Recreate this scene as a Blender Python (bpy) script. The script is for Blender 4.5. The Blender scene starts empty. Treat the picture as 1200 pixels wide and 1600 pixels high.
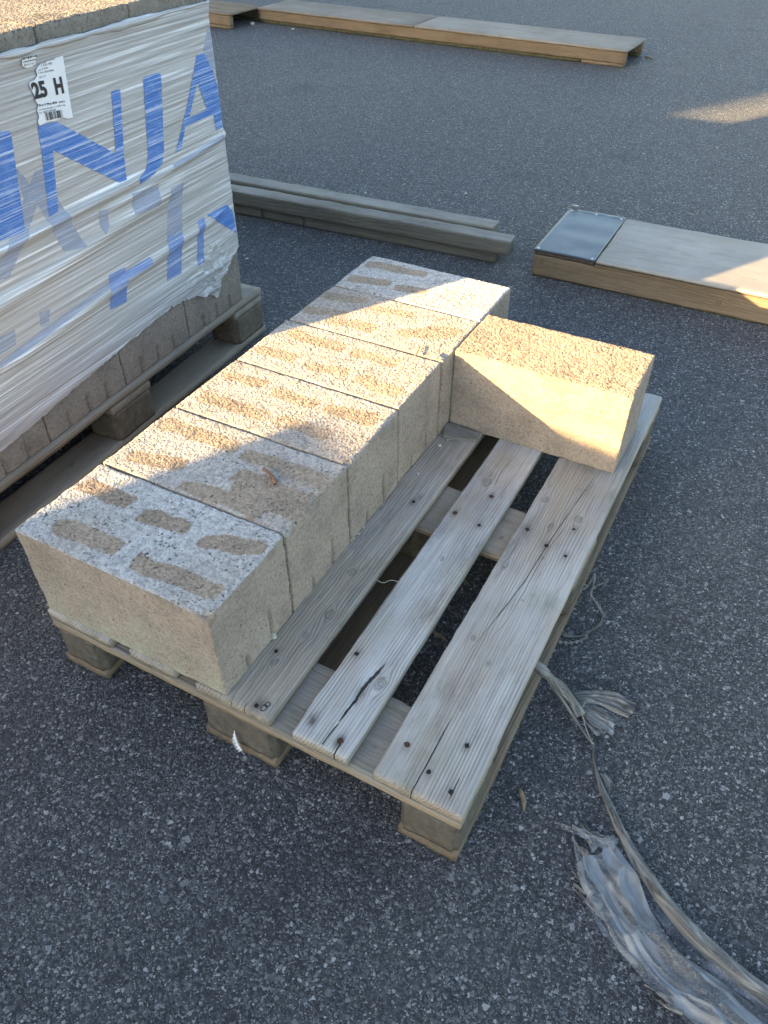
import bpy, bmesh, math, random
import numpy as np
from mathutils import Matrix, Vector

# ------------------------------------------------------------------ camera, sky, sun, exposure
S = bpy.context.scene
COL = S.collection
CAM_F = 1193.0                                   # focal length in pixels of the 1200 x 1600 photograph
CAM_C = np.array([0.939, -0.497, 1.179])
CAM_R = np.array([[0.88105175, 0.47300996, 0.00306342],
                  [0.31977321, -0.59082817, -0.7407207],
                  [-0.34855832, 0.65359287, -0.67180612]])     # rows: right, down, forward
cam_d = bpy.data.cameras.new('camera')
cam = bpy.data.objects.new('camera', cam_d); COL.objects.link(cam)
cam_d.sensor_fit = 'VERTICAL'; cam_d.sensor_height = 24.0
cam_d.lens = CAM_F / 1600.0 * 24.0
cam_d.clip_start = 0.02; cam_d.clip_end = 900
rx, ry, rz = CAM_R
cam.matrix_world = Matrix(((rx[0], -ry[0], -rz[0], CAM_C[0]),
                           (rx[1], -ry[1], -rz[1], CAM_C[1]),
                           (rx[2], -ry[2], -rz[2], CAM_C[2]), (0, 0, 0, 1)))
S.camera = cam

SUN = Vector((1.0, 1.74, -0.505)).normalized()   # the way the light travels
world = bpy.data.worlds.new('World'); S.world = world; world.use_nodes = True
wn = world.node_tree.nodes; wl = world.node_tree.links; wn.clear()
sky = wn.new('ShaderNodeTexSky'); sky.sky_type = 'NISHITA'; sky.sun_disc = False
sky.sun_elevation = math.asin(-SUN.z)
sky.sun_rotation = math.atan2(-SUN.x, -SUN.y)
sky.altitude = 50; sky.air_density = 1.0; sky.dust_density = 1.7; sky.ozone_density = 1.0
bg = wn.new('ShaderNodeBackground'); bg.inputs[1].default_value = 0.091
wo = wn.new('ShaderNodeOutputWorld')
wl.new(sky.outputs[0], bg.inputs[0]); wl.new(bg.outputs[0], wo.inputs[0])
sun_d = bpy.data.lights.new('sun', 'SUN'); sun_d.energy = 4.3; sun_d.angle = math.radians(0.53)
sun_d.color = (1.0, 0.69, 0.33)
sun = bpy.data.objects.new('sun', sun_d); COL.objects.link(sun)
sun.rotation_euler = (-SUN).to_track_quat('Z', 'Y').to_euler(); sun.location = (-6, -10, 6)
S.view_settings.view_transform = 'Standard'; S.view_settings.look = 'None'
S.view_settings.gamma = 1.0; S.view_settings.exposure = 3.13
S.render.engine = 'CYCLES'
S.cycles.max_bounces = 6; S.cycles.diffuse_bounces = 3; S.cycles.glossy_bounces = 2; S.cycles.transmission_bounces = 2; S.cycles.transparent_max_bounces = 8

# ------------------------------------------------------------------ pixel helpers (1200 x 1600 photograph)
def ray(px, py):
    return CAM_R.T @ np.array([(px - 600) / CAM_F, (py - 800) / CAM_F, 1.0])
def on_z(px, py, z=0.0):
    d = ray(px, py); return CAM_C + d * ((z - CAM_C[2]) / d[2])
def on_plane(px, py, p0, n):
    d = ray(px, py); p0 = np.array(p0); n = np.array(n)
    return CAM_C + d * (((p0 - CAM_C) @ n) / (d @ n))

# ------------------------------------------------------------------ numeric noise
def _hash(ix, iy, iz, seed):
    with np.errstate(over='ignore'):
        h = (ix.astype(np.int64).astype(np.uint32) * np.uint32(374761393) + iy.astype(np.int64).astype(np.uint32) * np.uint32(668265263)
             + iz.astype(np.int64).astype(np.uint32) * np.uint32(2147483647) + np.uint32((seed * 1274126177) & 0xffffffff))
        h = (h ^ (h >> np.uint32(13))) * np.uint32(1274126177)
        h = (h ^ (h >> np.uint32(16))) * np.uint32(2246822519)
        h = h ^ (h >> np.uint32(15))
    return h.astype(np.float64) / 4294967295.0
def vnoise(P, sc, seed=0):
    Q = np.asarray(P, float) * sc
    I = np.floor(Q); F = Q - I; F = F * F * (3 - 2 * F)
    r = 0
    for dx in (0, 1):
        for dy in (0, 1):
            for dz in (0, 1):
                w = (F[:, 0] if dx else 1 - F[:, 0]) * (F[:, 1] if dy else 1 - F[:, 1]) * (F[:, 2] if dz else 1 - F[:, 2])
                r = r + w * _hash(I[:, 0] + dx, I[:, 1] + dy, I[:, 2] + dz, seed)
    return r * 2 - 1
def fbm(P, sc, seed=0, octv=3):
    r = 0; a = 1.0
    for k in range(octv):
        r = r + a * vnoise(P, sc * 2 ** k, seed + k * 17); a *= 0.5
    return r / 1.75
def worley(P, sc, seed=0):
    Q = np.asarray(P, float) * sc; I = np.floor(Q); best = np.full(len(Q), 9.0)
    for dx in (-1, 0, 1):
        for dy in (-1, 0, 1):
            for dz in (-1, 0, 1):
                c = I + np.array([dx, dy, dz])
                o = np.stack([_hash(c[:, 0], c[:, 1], c[:, 2], seed + k) for k in (1, 2, 3)], 1)
                best = np.minimum(best, ((c + o - Q) ** 2).sum(1))
    return np.sqrt(best)
def sstep(a, b, x):
    t = np.clip((x - a) / (b - a), 0, 1); return t * t * (3 - 2 * t)

# ------------------------------------------------------------------ object helpers
def mesh_from(name, V, Fc, smooth=False):
    me = bpy.data.meshes.new(name)
    V = np.asarray(V, dtype=np.float32)
    if isinstance(Fc, np.ndarray):
        n, k = Fc.shape
        me.vertices.add(len(V)); me.vertices.foreach_set('co', V.ravel())
        me.loops.add(n * k); me.loops.foreach_set('vertex_index', Fc.astype(np.int32).ravel())
        me.polygons.add(n); me.polygons.foreach_set('loop_start', np.arange(0, n * k, k, dtype=np.int32))
        me.update(calc_edges=True); me.validate()
    else:
        me.from_pydata([tuple(map(float, v)) for v in V], [], Fc); me.update()
    if smooth: me.polygons.foreach_set('use_smooth', [True] * len(me.polygons))
    return me
def add_attr(me, name, vals):
    a = me.attributes.new(name, 'FLOAT', 'POINT'); a.data.foreach_set('value', np.asarray(vals, dtype=np.float32))
def obj(name, me, mat=None, parent=None, loc=(0, 0, 0), rz=0.0, label=None):
    o = bpy.data.objects.new(name, me); COL.objects.link(o)
    o.location = loc; o.rotation_euler = (0, 0, rz)
    if mat is not None and me is not None and not me.materials: me.materials.append(mat)
    if parent is not None: o.parent = parent
    if label: o['label'] = label
    return o
def tag(o, label, cat, group=None):
    o['label'] = label; o['category'] = cat
    if group: o['group'] = group
    return o
def thing(name, label, cat, loc=(0, 0, 0), rz=0.0, group=None):
    return tag(obj(name, None, None, None, loc, rz), label, cat, group)

def lattice_box(dims, res):
    """closed box surface as a fine lattice, corner at the origin"""
    n = [max(1, int(round(d / r))) for d, r in zip(dims, res)]
    nx, ny, nz = n
    idx = np.full((nx + 1, ny + 1, nz + 1), -1, dtype=np.int64)
    surf = np.zeros_like(idx, bool)
    surf[0] = surf[-1] = True; surf[:, 0] = surf[:, -1] = True; surf[:, :, 0] = surf[:, :, -1] = True
    idx[surf] = np.arange(surf.sum())
    I = np.argwhere(surf)
    V = I * (np.array(dims) / np.array(n))
    N = np.zeros_like(V)
    for a in range(3):
        N[I[:, a] == 0, a] -= 1; N[I[:, a] == n[a], a] += 1
    Fs = []
    def quads(A, flip):
        q = np.stack([A[:-1, :-1], A[1:, :-1], A[1:, 1:], A[:-1, 1:]], -1).reshape(-1, 4)
        Fs.append(q[:, ::-1] if flip else q)
    quads(idx[:, :, -1], False); quads(idx[:, :, 0], True)
    quads(idx[-1], False); quads(idx[0], True)
    quads(idx[:, -1], True); quads(idx[:, 0], False)
    return V, N, np.concatenate(Fs)
def boxes_mesh(name, boxes, bevel=0.0):
    bm = bmesh.new()
    for (x0, x1, y0, y1, z0, z1) in boxes:
        r = bmesh.ops.create_cube(bm, size=1.0)
        for v in r['verts']:
            v.co = Vector(((x0 + x1) / 2 + v.co.x * (x1 - x0), (y0 + y1) / 2 + v.co.y * (y1 - y0), (z0 + z1) / 2 + v.co.z * (z1 - z0)))
    if bevel: bmesh.ops.bevel(bm, geom=list(bm.edges), offset=bevel, segments=2, affect='EDGES', profile=0.5)
    me = bpy.data.meshes.new(name); bm.to_mesh(me); bm.free(); return me
def tube_mesh(name, pts, rad, seg=8, flat=1.0):
    pts = [Vector(p) for p in pts]; n = len(pts); V = []; Fc = []
    if not hasattr(rad, '__len__'): rad = [rad] * n
    for i, p in enumerate(pts):
        t = (pts[min(i + 1, n - 1)] - pts[max(i - 1, 0)]).normalized()
        a = t.cross(Vector((0, 0, 1)));
        if a.length < 1e-4: a = t.cross(Vector((1, 0, 0)))
        a.normalize(); b = a.cross(t)
        for k in range(seg):
            an = 2 * math.pi * k / seg
            V.append(p + a * math.cos(an) * rad[i] + b * math.sin(an) * rad[i] * flat)
    for i in range(n - 1):
        for k in range(seg):
            k2 = (k + 1) % seg
            Fc.append((i * seg + k, i * seg + k2, (i + 1) * seg + k2, (i + 1) * seg + k))
    Fc.append(tuple(range(seg))[::-1]); Fc.append(tuple((n - 1) * seg + k for k in range(seg)))
    return mesh_from(name, np.array([tuple(v) for v in V]), Fc, True)

# ------------------------------------------------------------------ node helpers
class NT:
    def __init__(s, name):
        s.m = bpy.data.materials.new(name); s.m.use_nodes = True
        s.t = s.m.node_tree; s.t.nodes.clear()
        s.out = s.t.nodes.new('ShaderNodeOutputMaterial')
        s.co = s.t.nodes.new('ShaderNodeTexCoord')
        s.oi = s.t.nodes.new('ShaderNodeObjectInfo')
    def n(s, typ, **kw):
        nd = s.t.nodes.new(typ)
        for k, v in kw.items(): setattr(nd, k, v)
        return nd
    def put(s, sock, v):
        if isinstance(v, bpy.types.NodeSocket): s.t.links.new(v, sock)
        elif isinstance(v, (tuple, list)) and len(v) == 3 and sock.type == 'RGBA': sock.default_value = (*v, 1)
        else: sock.default_value = v
    def math(s, op, a, b=0.0, c=None, clamp=False):
        nd = s.n('ShaderNodeMath', operation=op, use_clamp=clamp)
        s.put(nd.inputs[0], a); s.put(nd.inputs[1], b)
        if c is not None: s.put(nd.inputs[2], c)
        return nd.outputs[0]
    def attr(s, name):
        return s.n('ShaderNodeAttribute', attribute_name=name).outputs['Fac']
    def vmap(s, vec, scale=(1, 1, 1), rot=(0, 0, 0), loc=(0, 0, 0)):
        nd = s.n('ShaderNodeMapping'); s.put(nd.inputs[0], vec)
        nd.inputs['Scale'].default_value = scale; nd.inputs['Rotation'].default_value = rot; nd.inputs['Location'].default_value = loc
        return nd.outputs[0]
    def noise(s, vec, scale, detail=3, rough=0.55, dist=0.0, out='Fac'):
        nd = s.n('ShaderNodeTexNoise'); s.put(nd.inputs['Vector'], vec); nd.inputs['Scale'].default_value = scale
        nd.inputs['Detail'].default_value = detail; nd.inputs['Roughness'].default_value = rough; nd.inputs['Distortion'].default_value = dist
        return nd.outputs[out]
    def voro(s, vec, scale, feature='F1', rnd=1.0):
        nd = s.n('ShaderNodeTexVoronoi', feature=feature); s.put(nd.inputs['Vector'], vec)
        nd.inputs['Scale'].default_value = scale; nd.inputs['Randomness'].default_value = rnd
        return nd
    def ramp(s, fac, stops, interp='LINEAR'):
        nd = s.n('ShaderNodeValToRGB'); s.put(nd.inputs[0], fac); r = nd.color_ramp; r.interpolation = interp
        while len(r.elements) > 1: r.elements.remove(r.elements[-1])
        for i, (p, c) in enumerate(stops):
            e = r.elements[0] if i == 0 else r.elements.new(p)
            e.position = p; e.color = (*c, 1) if isinstance(c, (tuple, list)) else (c, c, c, 1)
        return nd.outputs[0]
    def mix(s, fac, a, b, mode='MIX'):
        nd = s.n('ShaderNodeMix', data_type='RGBA', blend_type=mode)
        s.put(nd.inputs[0], fac); s.put(nd.inputs[6], a); s.put(nd.inputs[7], b)
        return nd.outputs[2]
    def smooth(s, v, a, b):
        nd = s.n('ShaderNodeMapRange', interpolation_type='SMOOTHSTEP'); s.put(nd.inputs[0], v)
        nd.inputs[1].default_value = a; nd.inputs[2].default_value = b
        return nd.outputs[0]
    def bump(s, h, strength=0.5, dist=0.002, normal=None):
        nd = s.n('ShaderNodeBump'); s.put(nd.inputs['Height'], h); nd.inputs['Strength'].default_value = strength
        nd.inputs['Distance'].default_value = dist
        if normal is not None: s.put(nd.inputs['Normal'], normal)
        return nd.outputs[0]
    def bsdf(s, col, rough=0.8, normal=None, spec=0.3, metal=0.0, dr=0.0):
        b = s.n('ShaderNodeBsdfPrincipled'); s.put(b.inputs['Base Color'], col); s.put(b.inputs['Roughness'], rough)
        b.inputs['Specular IOR Level'].default_value = spec; b.inputs['Metallic'].default_value = metal; b.inputs['Diffuse Roughness'].default_value = dr
        if normal is not None: s.put(b.inputs['Normal'], normal)
        return b.outputs[0]
    def done(s, sh):
        s.t.links.new(sh, s.out.inputs[0]); return s.m
    def shifted(s, k=37.0):
        v = s.n('ShaderNodeVectorMath', operation='ADD'); s.put(v.inputs[0], s.co.outputs['Object'])
        c = s.n('ShaderNodeCombineXYZ'); r = s.math('MULTIPLY', s.oi.outputs['Random'], k)
        for i in range(3): s.put(c.inputs[i], r)
        s.put(v.inputs[1], c.outputs[0]); return v.outputs[0]

def asphalt_mat():
    t = NT('asphalt'); P = t.co.outputs['Object']
    Pw = t.n('ShaderNodeVectorMath', operation='ADD'); t.put(Pw.inputs[0], P)
    wv = t.n('ShaderNodeVectorMath', operation='SCALE'); t.put(wv.inputs[0], t.noise(P, 260, 1, out='Color')); wv.inputs['Scale'].default_value = 0.0035
    t.put(Pw.inputs[1], wv.outputs[0]); Q = Pw.outputs[0]
    v1 = t.voro(Q, 185); v2 = t.voro(Q, 360); v3 = t.voro(Q, 98)
    e1 = t.voro(Q, 185, 'DISTANCE_TO_EDGE'); e2 = t.voro(Q, 360, 'DISTANCE_TO_EDGE'); e3 = t.voro(Q, 98, 'DISTANCE_TO_EDGE')
    def stones(v, e, lo, hi, keep):
        sep = t.n('ShaderNodeSeparateColor'); t.put(sep.inputs[0], v.outputs['Color'])
        m = t.math('MULTIPLY', t.smooth(sep.outputs[0], keep, keep + 0.03), t.smooth(e.outputs['Distance'], lo, hi))
        return m, sep.outputs[1], sep.outputs[2]
    m1, b1, h1 = stones(v1, e1, 0.07, 0.15, 0.52); m2, b2, h2 = stones(v2, e2, 0.06, 0.16, 0.38); m3, b3, h3 = stones(v3, e3, 0.12, 0.20, 0.90)
    big = t.noise(P, 0.9, 4, 0.6); mid = t.noise(P, 7, 4, 0.6)
    base = t.ramp(t.noise(Q, 420, 2), [(0.3, (0.009, 0.0096, 0.011)), (0.7, (0.036, 0.0372, 0.040))])
    def scol(b, h):
        c = t.ramp(b, [(0.0, (0.040, 0.041, 0.043)), (0.45, (0.078, 0.079, 0.081)), (0.75, (0.13, 0.128, 0.125)), (0.93, (0.22, 0.216, 0.208)), (1.0, (0.32, 0.313, 0.30))])
        tint = t.ramp(h, [(0.0, (1, 1, 1)), (0.75, (1, 0.99, 0.97)), (0.9, (1.0, 0.86, 0.76)), (1.0, (0.85, 0.93, 1.05))])
        return t.mix(1.0, c, tint, 'MULTIPLY')
    c = t.mix(m2, base, scol(b2, h2)); c = t.mix(m1, c, scol(b1, h1)); c = t.mix(m3, c, scol(b3, h3))
    dust = t.math('MULTIPLY', t.smooth(big, 0.42, 0.72), t.smooth(mid, 0.3, 0.75))
    c = t.mix(t.math('MULTIPLY', dust, 0.20), c, (0.13, 0.125, 0.115))
    oil = t.math('MULTIPLY', t.smooth(t.noise(P, 2.3, 3, 0.5), 0.60, 0.74), 0.35)
    c = t.mix(oil, c, (0.017, 0.017, 0.018))
    h = t.math('ADD', t.math('MULTIPLY', t.math('SUBTRACT', 0.5, v1.outputs['Distance']), 0.85),
               t.math('MULTIPLY', t.math('SUBTRACT', 0.5, v2.outputs['Distance']), 0.45))
    h = t.math('ADD', h, t.math('MULTIPLY', t.noise(P, 45, 3), 0.9))
    nrm = t.bump(h, 0.85, 0.004)
    rough = t.ramp(t.math('MULTIPLY', m1, b1), [(0, 0.78), (1, 0.5)])
    return t.done(t.bsdf(c, rough, nrm, 0.35, 0.0, 1.0))

def concrete_mat(name, dry=(0.285, 0.228, 0.172), eff_col=(0.44, 0.435, 0.42), dark=0.0):
    """porous light-aggregate concrete; attributes: eff (salt bloom), algae, coarse (broken granular skin)"""
    t = NT(name); P = t.shifted()
    eff = t.attr('eff'); al = t.attr('algae'); co = t.attr('coarse')
    v = t.voro(P, 210); v2 = t.voro(P, 95); vf = t.voro(P, 430)
    n1 = t.noise(P, 14, 4, 0.6); n2 = t.noise(P, 60, 4, 0.65); n3 = t.noise(P, 240, 3, 0.6)
    sep = t.n('ShaderNodeSeparateColor'); t.put(sep.inputs[0], v.outputs['Color'])
    d = Vector(dry)
    c = t.ramp(n1, [(0.28, tuple(d * 0.78)), (0.5, tuple(d)), (0.72, (d.x * 1.12, d.y * 1.12, d.z * 1.10))])
    grain = t.ramp(sep.outputs[0], [(0.0, (0.58, 0.55, 0.52)), (0.5, (1.0, 0.99, 0.97)), (1.0, (1.28, 1.26, 1.22))])
    c = t.mix(t.math('MULTIPLY_ADD', co, 0.45, 0.30, clamp=True), c, grain, 'MULTIPLY')
    c = t.mix(t.math('MULTIPLY', t.smooth(n3, 0.52, 0.75), 0.35), c, tuple(d * 0.42))
    # salt bloom with a ragged edge
    e = t.math('ADD', eff, t.math('ADD', t.math('MULTIPLY', t.math('SUBTRACT', n2, 0.5), 1.3), t.math('MULTIPLY', t.math('SUBTRACT', n3, 0.5), 0.9)))
    em = t.smooth(e, 0.02, 0.38)
    ec = t.mix(t.smooth(n2, 0.35, 0.7), eff_col, tuple(Vector(eff_col) * 0.80))
    ec = t.mix(0.6, ec, grain, 'MULTIPLY')
    c = t.mix(t.math('MULTIPLY', em, t.attr('salt')), c, ec)
    # green film
    am = t.math('MULTIPLY', al, t.smooth(t.noise(P, 22, 4, 0.65), 0.30, 0.75))
    c = t.mix(t.math('MULTIPLY', am, 0.55), c, (0.33, 0.40, 0.25))
    # open pores
    pore = t.math('MULTIPLY', t.smooth(t.math('SUBTRACT', t.noise(P, 190, 2, 0.5), t.math('MULTIPLY', co, t.math('MULTIPLY_ADD', t.smooth(t.noise(P, 32, 3), 0.42, 0.62), 0.10, 0.035))), 0.315, 0.245), 1.0)
    pore2 = t.math('MULTIPLY', t.smooth(t.math('SUBTRACT', t.noise(P, 420, 2, 0.5), t.math('MULTIPLY', co, 0.065)), 0.335, 0.27), 0.7)
    pm = t.math('MAXIMUM', pore, pore2)
    c = t.mix(t.math('MULTIPLY', pm, 0.82), c, tuple(d * 0.16))
    hg = t.math('MULTIPLY', t.math('SUBTRACT', 0.6, v.outputs['Distance']), 1.0)
    h = t.math('ADD', t.math('MULTIPLY', hg, t.math('ADD', 0.35, t.math('MULTIPLY', co, 0.9))), t.math('MULTIPLY', n3, 0.5))
    h = t.math('ADD', h, t.math('MULTIPLY', t.math('SUBTRACT', 0.6, vf.outputs['Distance']), 0.35))
    h = t.math('ADD', h, t.math('MULTIPLY', t.math('SUBTRACT', 0.6, v2.outputs['Distance']), t.math('MULTIPLY', co, 0.8)))
    h = t.math('SUBTRACT', h, t.math('MULTIPLY', pm, 1.1))
    return t.done(t.bsdf(c, 0.93, t.bump(h, 0.7, 0.0028), 0.15, 0.0, 1.0))

def wood_mat(name, pale, line, warm, warm_amt=0.35, lines=0.0055, contrast=0.6, green=0.0, cracks=False, fib=1.0, sawn=None):
    """sawn softwood; object X runs along the board. attributes: g (grain coordinate), kd (knot distance), stain, c0..c3 (cracks)"""
    t = NT(name); P = t.shifted(23.0); O = t.co.outputs['Object']
    g = t.attr('g'); kd = t.attr('kd'); st = t.attr('stain')
    fibre = t.noise(t.vmap(P, (9, 420, 420)), 1.0, 4, 0.6); fib2 = t.noise(t.vmap(P, (4, 130, 130)), 1.0, 4, 0.6)
    low = t.noise(P, 3.2, 4, 0.6); mid = t.noise(t.vmap(P, (3, 9, 9)), 1.0, 4, 0.6)
    ph = t.math('ADD', t.math('MULTIPLY', g, 6.2832 / lines), t.math('MULTIPLY', t.noise(t.vmap(P, (1.8, 22, 22)), 1.0, 3), 15.0))
    w = t.math('MULTIPLY_ADD', t.math('SINE', ph, 0.0), 0.5, 0.5)
    late = t.math('POWER', w, 3.5)
    c = t.mix(t.smooth(low, 0.36, 0.66), pale, tuple(Vector(pale) * 0.66))
    c = t.mix(t.math('MULTIPLY', t.smooth(mid, 0.42, 0.72), warm_amt), c, warm)
    c = t.mix(t.math('MULTIPLY', t.oi.outputs['Random'], 0.45), c, warm)
    if sawn: c = t.mix(t.math('MULTIPLY', t.attr('edge'), 0.7), c, sawn)  # side tone: sawn tan on pallet boards, painted shade on beams
    c = t.mix(t.math('MULTIPLY', late, t.math('MULTIPLY', t.smooth(t.noise(t.vmap(P, (2.2, 16, 16)), 1.0, 3), 0.42, 0.66), contrast)), c, line)
    fr = t.ramp(fibre, [(0.25, 0.45), (0.45, 0.95), (0.6, 1.05), (0.75, 1.3)]); c = t.mix(0.65 * fib, c, fr, 'MULTIPLY')
    fr2 = t.ramp(fib2, [(0.28, 0.58), (0.48, 1.0), (0.75, 1.18)]); c = t.mix(0.42 * fib, c, fr2, 'MULTIPLY')
    dirt = t.math('MULTIPLY', t.smooth(t.noise(t.vmap(P, (6, 16, 16)), 1.0, 5, 0.7), 0.50, 0.74), 0.62); c = t.mix(dirt, c, tuple(Vector(line) * 1.1))
    if green:
        gm = t.math('MULTIPLY', t.smooth(t.noise(P, 9, 4, 0.65), 0.50, 0.72), green); c = t.mix(gm, c, (0.16, 0.17, 0.09))
    kr = t.math('MULTIPLY_ADD', t.math('SINE', t.math('MULTIPLY', kd, 19.0), 0.0), 0.5, 0.5)
    kc = t.mix(kr, tuple(Vector(pale) * 0.62), tuple(Vector(line) * 0.85))
    km = t.math('SUBTRACT', 1.0, t.smooth(kd, 0.85, 1.05)); c = t.mix(t.math('MULTIPLY', km, 0.55), c, kc)
    krim = t.math('MULTIPLY', t.smooth(kd, 0.84, 0.98), t.math('SUBTRACT', 1.0, t.smooth(kd, 1.02, 1.22))); c = t.mix(t.math('MULTIPLY', krim, t.math('MULTIPLY', t.smooth(t.noise(P, 70, 2), 0.35, 0.65), 0.6)), c, tuple(Vector(line) * 0.45))
    c = t.mix(t.math('MULTIPLY', st, t.smooth(t.noise(P, 45, 4), 0.15, 0.65)), c, (0.045, 0.032, 0.024))
    h = t.math('ADD', t.math('MULTIPLY', late, -0.5), t.math('MULTIPLY', fibre, 0.8)); h = t.math('ADD', h, t.math('MULTIPLY', fib2, 0.3))
    if cracks:
        cm = None
        for k in range(4):
            a = t.math('ABSOLUTE', t.math('ADD', t.attr('c%d' % k), t.math('MULTIPLY', t.math('SUBTRACT', t.noise(P, 130, 2), 0.5), 1.6)))
            m = t.math('SUBTRACT', 1.0, t.smooth(a, 0.55, 1.15)); cm = m if cm is None else t.math('MAXIMUM', cm, m)
        c = t.mix(t.math('MULTIPLY', cm, 0.94), c, (0.012, 0.010, 0.008)); h = t.math('SUBTRACT', h, t.math('MULTIPLY', cm, 3.0))
    return t.done(t.bsdf(c, 0.85, t.bump(h, 0.6, 0.0018), 0.25))

def plain_mat(name, col, rough=0.6, spec=0.4, metal=0.0, nscale=40.0, var=0.25, bumps=0.3, bd=0.001):
    t = NT(name); P = t.shifted(); n = t.noise(P, nscale, 4, 0.6)
    c = t.mix(1.0, col, t.ramp(n, [(0.25, 1 - var), (0.75, 1 + var)]), 'MULTIPLY')
    return t.done(t.bsdf(c, rough, t.bump(t.noise(P, nscale * 3, 3), bumps, bd), spec, metal))

def film_mat():
    """stretch film over pale blocks: milky, streaked by stretching, gloss painted in; UV = metres along the wrap and up"""
    t = NT('stretch_film'); uv = t.co.outputs['UV']
    a = t.noise(t.vmap(uv, (2.0, 190, 1), (0, 0, -0.085)), 1.0, 5, 0.6)
    b = t.noise(t.vmap(uv, (1.1, 46, 1), (0, 0, -0.12)), 1.0, 4, 0.6, 0.4)
    f = t.noise(t.vmap(uv, (5.0, 420, 1), (0, 0, -0.05)), 1.0, 3, 0.6)
    cl = t.noise(uv, 7.0, 4, 0.6)
    c = t.ramp(a, [(0.30, (0.30, 0.285, 0.265)), (0.46, (0.37, 0.36, 0.345)), (0.56, (0.43, 0.425, 0.42)), (0.62, (0.58, 0.58, 0.59)), (0.72, (0.78, 0.79, 0.82))])  # palest stops paint specular streaks into the film colour
    c = t.mix(t.math('MULTIPLY', t.smooth(b, 0.50, 0.75), 0.30), c, (0.62, 0.63, 0.65))
    c = t.mix(t.math('MULTIPLY', t.smooth(cl, 0.45, 0.75), 0.25), c, (0.37, 0.345, 0.315))
    h = t.math('ADD', t.math('MULTIPLY', a, 0.9), t.math('ADD', t.math('MULTIPLY', b, 1.6), t.math('MULTIPLY', f, 0.4)))
    nrm = t.bump(h, 0.34, 0.003)
    s = t.bsdf(c, 0.34, nrm, 0.5)
    tr = t.n('ShaderNodeBsdfTransparent'); mx = t.n('ShaderNodeMixShader')
    t.put(mx.inputs[0], t.ramp(a, [(0.3, 0.74), (0.7, 0.96)])); t.put(mx.inputs[1], tr.outputs[0]); t.put(mx.inputs[2], s)
    return t.done(mx.outputs[0])
def print_mat(name, col, cover):
    t = NT(name); uv = t.co.outputs['UV']
    a = t.noise(t.vmap(uv, (2.4, 240, 1), (0, 0, -0.07)), 1.0, 4, 0.6)
    b = t.noise(t.vmap(uv, (1.3, 60, 1), (0, 0, -0.11)), 1.0, 4, 0.6)
    p = t.noise(uv, 26, 4, 0.65)
    c = t.mix(t.math('MULTIPLY', t.smooth(p, 0.45, 0.75), 0.22), col, (0.40, 0.47, 0.62))
    c = t.mix(t.math('MULTIPLY', t.smooth(a, 0.54, 0.62), 0.6), c, (0.58, 0.62, 0.72))  # pale streaks put the film's gloss into the print colour
    c = t.mix(t.math('MULTIPLY', t.smooth(b, 0.56, 0.66), 0.5), c, (0.55, 0.60, 0.72))
    s = t.bsdf(c, 0.36, t.bump(t.math('ADD', a, b), 0.6, 0.004), 0.5)
    tr = t.n('ShaderNodeBsdfTransparent'); mx = t.n('ShaderNodeMixShader')
    t.put(mx.inputs[0], t.math('MULTIPLY', t.math('SUBTRACT', 1.0, t.math('MULTIPLY', t.smooth(a, 0.60, 0.78), 0.6)), cover))
    t.put(mx.inputs[1], tr.outputs[0]); t.put(mx.inputs[2], s)
    return t.done(mx.outputs[0])
def rag_mat(name, col, cover, streak=(5, 30, 1)):
    """dirty torn film: thin, see-through, milky and painted brighter along its creases (UV x runs along it)"""
    t = NT(name); uv = t.co.outputs['UV']
    def crease(sc, rot, dist, lo, hi):
        n = t.noise(t.vmap(uv, sc, (0, 0, rot)), 1.0, 2, 0.5, dist)
        return t.smooth(t.math('SUBTRACT', 1.0, t.math('ABSOLUTE', t.math('MULTIPLY_ADD', n, 2.0, -1.0))), lo, hi)
    c1 = crease((streak[0], streak[1], 1), 0.10, 0.8, 0.80, 0.99); c2 = crease((streak[0] * 3, streak[1] * 2.2, 1), -0.25, 0.5, 0.86, 1.0)
    fine = t.noise(t.vmap(uv, (streak[0] * 2, streak[1] * 8, 1)), 1.0, 4, 0.6); b = t.noise(uv, 18, 4, 0.6)
    k = t.math('MAXIMUM', t.math('MULTIPLY', c1, 0.8), t.math('MULTIPLY', c2, 0.3))
    c = t.mix(t.math('MULTIPLY', t.smooth(fine, 0.35, 0.7), 0.6), tuple(Vector(col) * 0.6), col)
    c = t.mix(k, c, tuple(Vector(col) * 1.35))  # crease highlights painted into the film colour
    c = t.mix(t.math('MULTIPLY', t.smooth(b, 0.5, 0.8), 0.45), c, (0.17, 0.15, 0.105))
    s = t.bsdf(c, 0.38, t.bump(t.math('ADD', t.math('MULTIPLY', fine, .3), t.math('ADD', t.math('MULTIPLY', k, 0.8), b)), 0.7, 0.004), 0.6)
    tl = t.n('ShaderNodeBsdfTranslucent'); t.put(tl.inputs[0], c)
    m0 = t.n('ShaderNodeMixShader'); m0.inputs[0].default_value = 0.25; t.put(m0.inputs[1], s); t.put(m0.inputs[2], tl.outputs[0])
    tr = t.n('ShaderNodeBsdfTransparent'); mx = t.n('ShaderNodeMixShader')
    f = t.math('ADD', t.math('MULTIPLY', k, 0.35), t.math('MULTIPLY_ADD', t.smooth(b, 0.3, 0.7), cover * 0.5, cover * 0.55), clamp=True)
    t.put(mx.inputs[0], f); t.put(mx.inputs[1], tr.outputs[0]); t.put(mx.inputs[2], m0.outputs[0])
    return t.done(mx.outputs[0])

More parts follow.
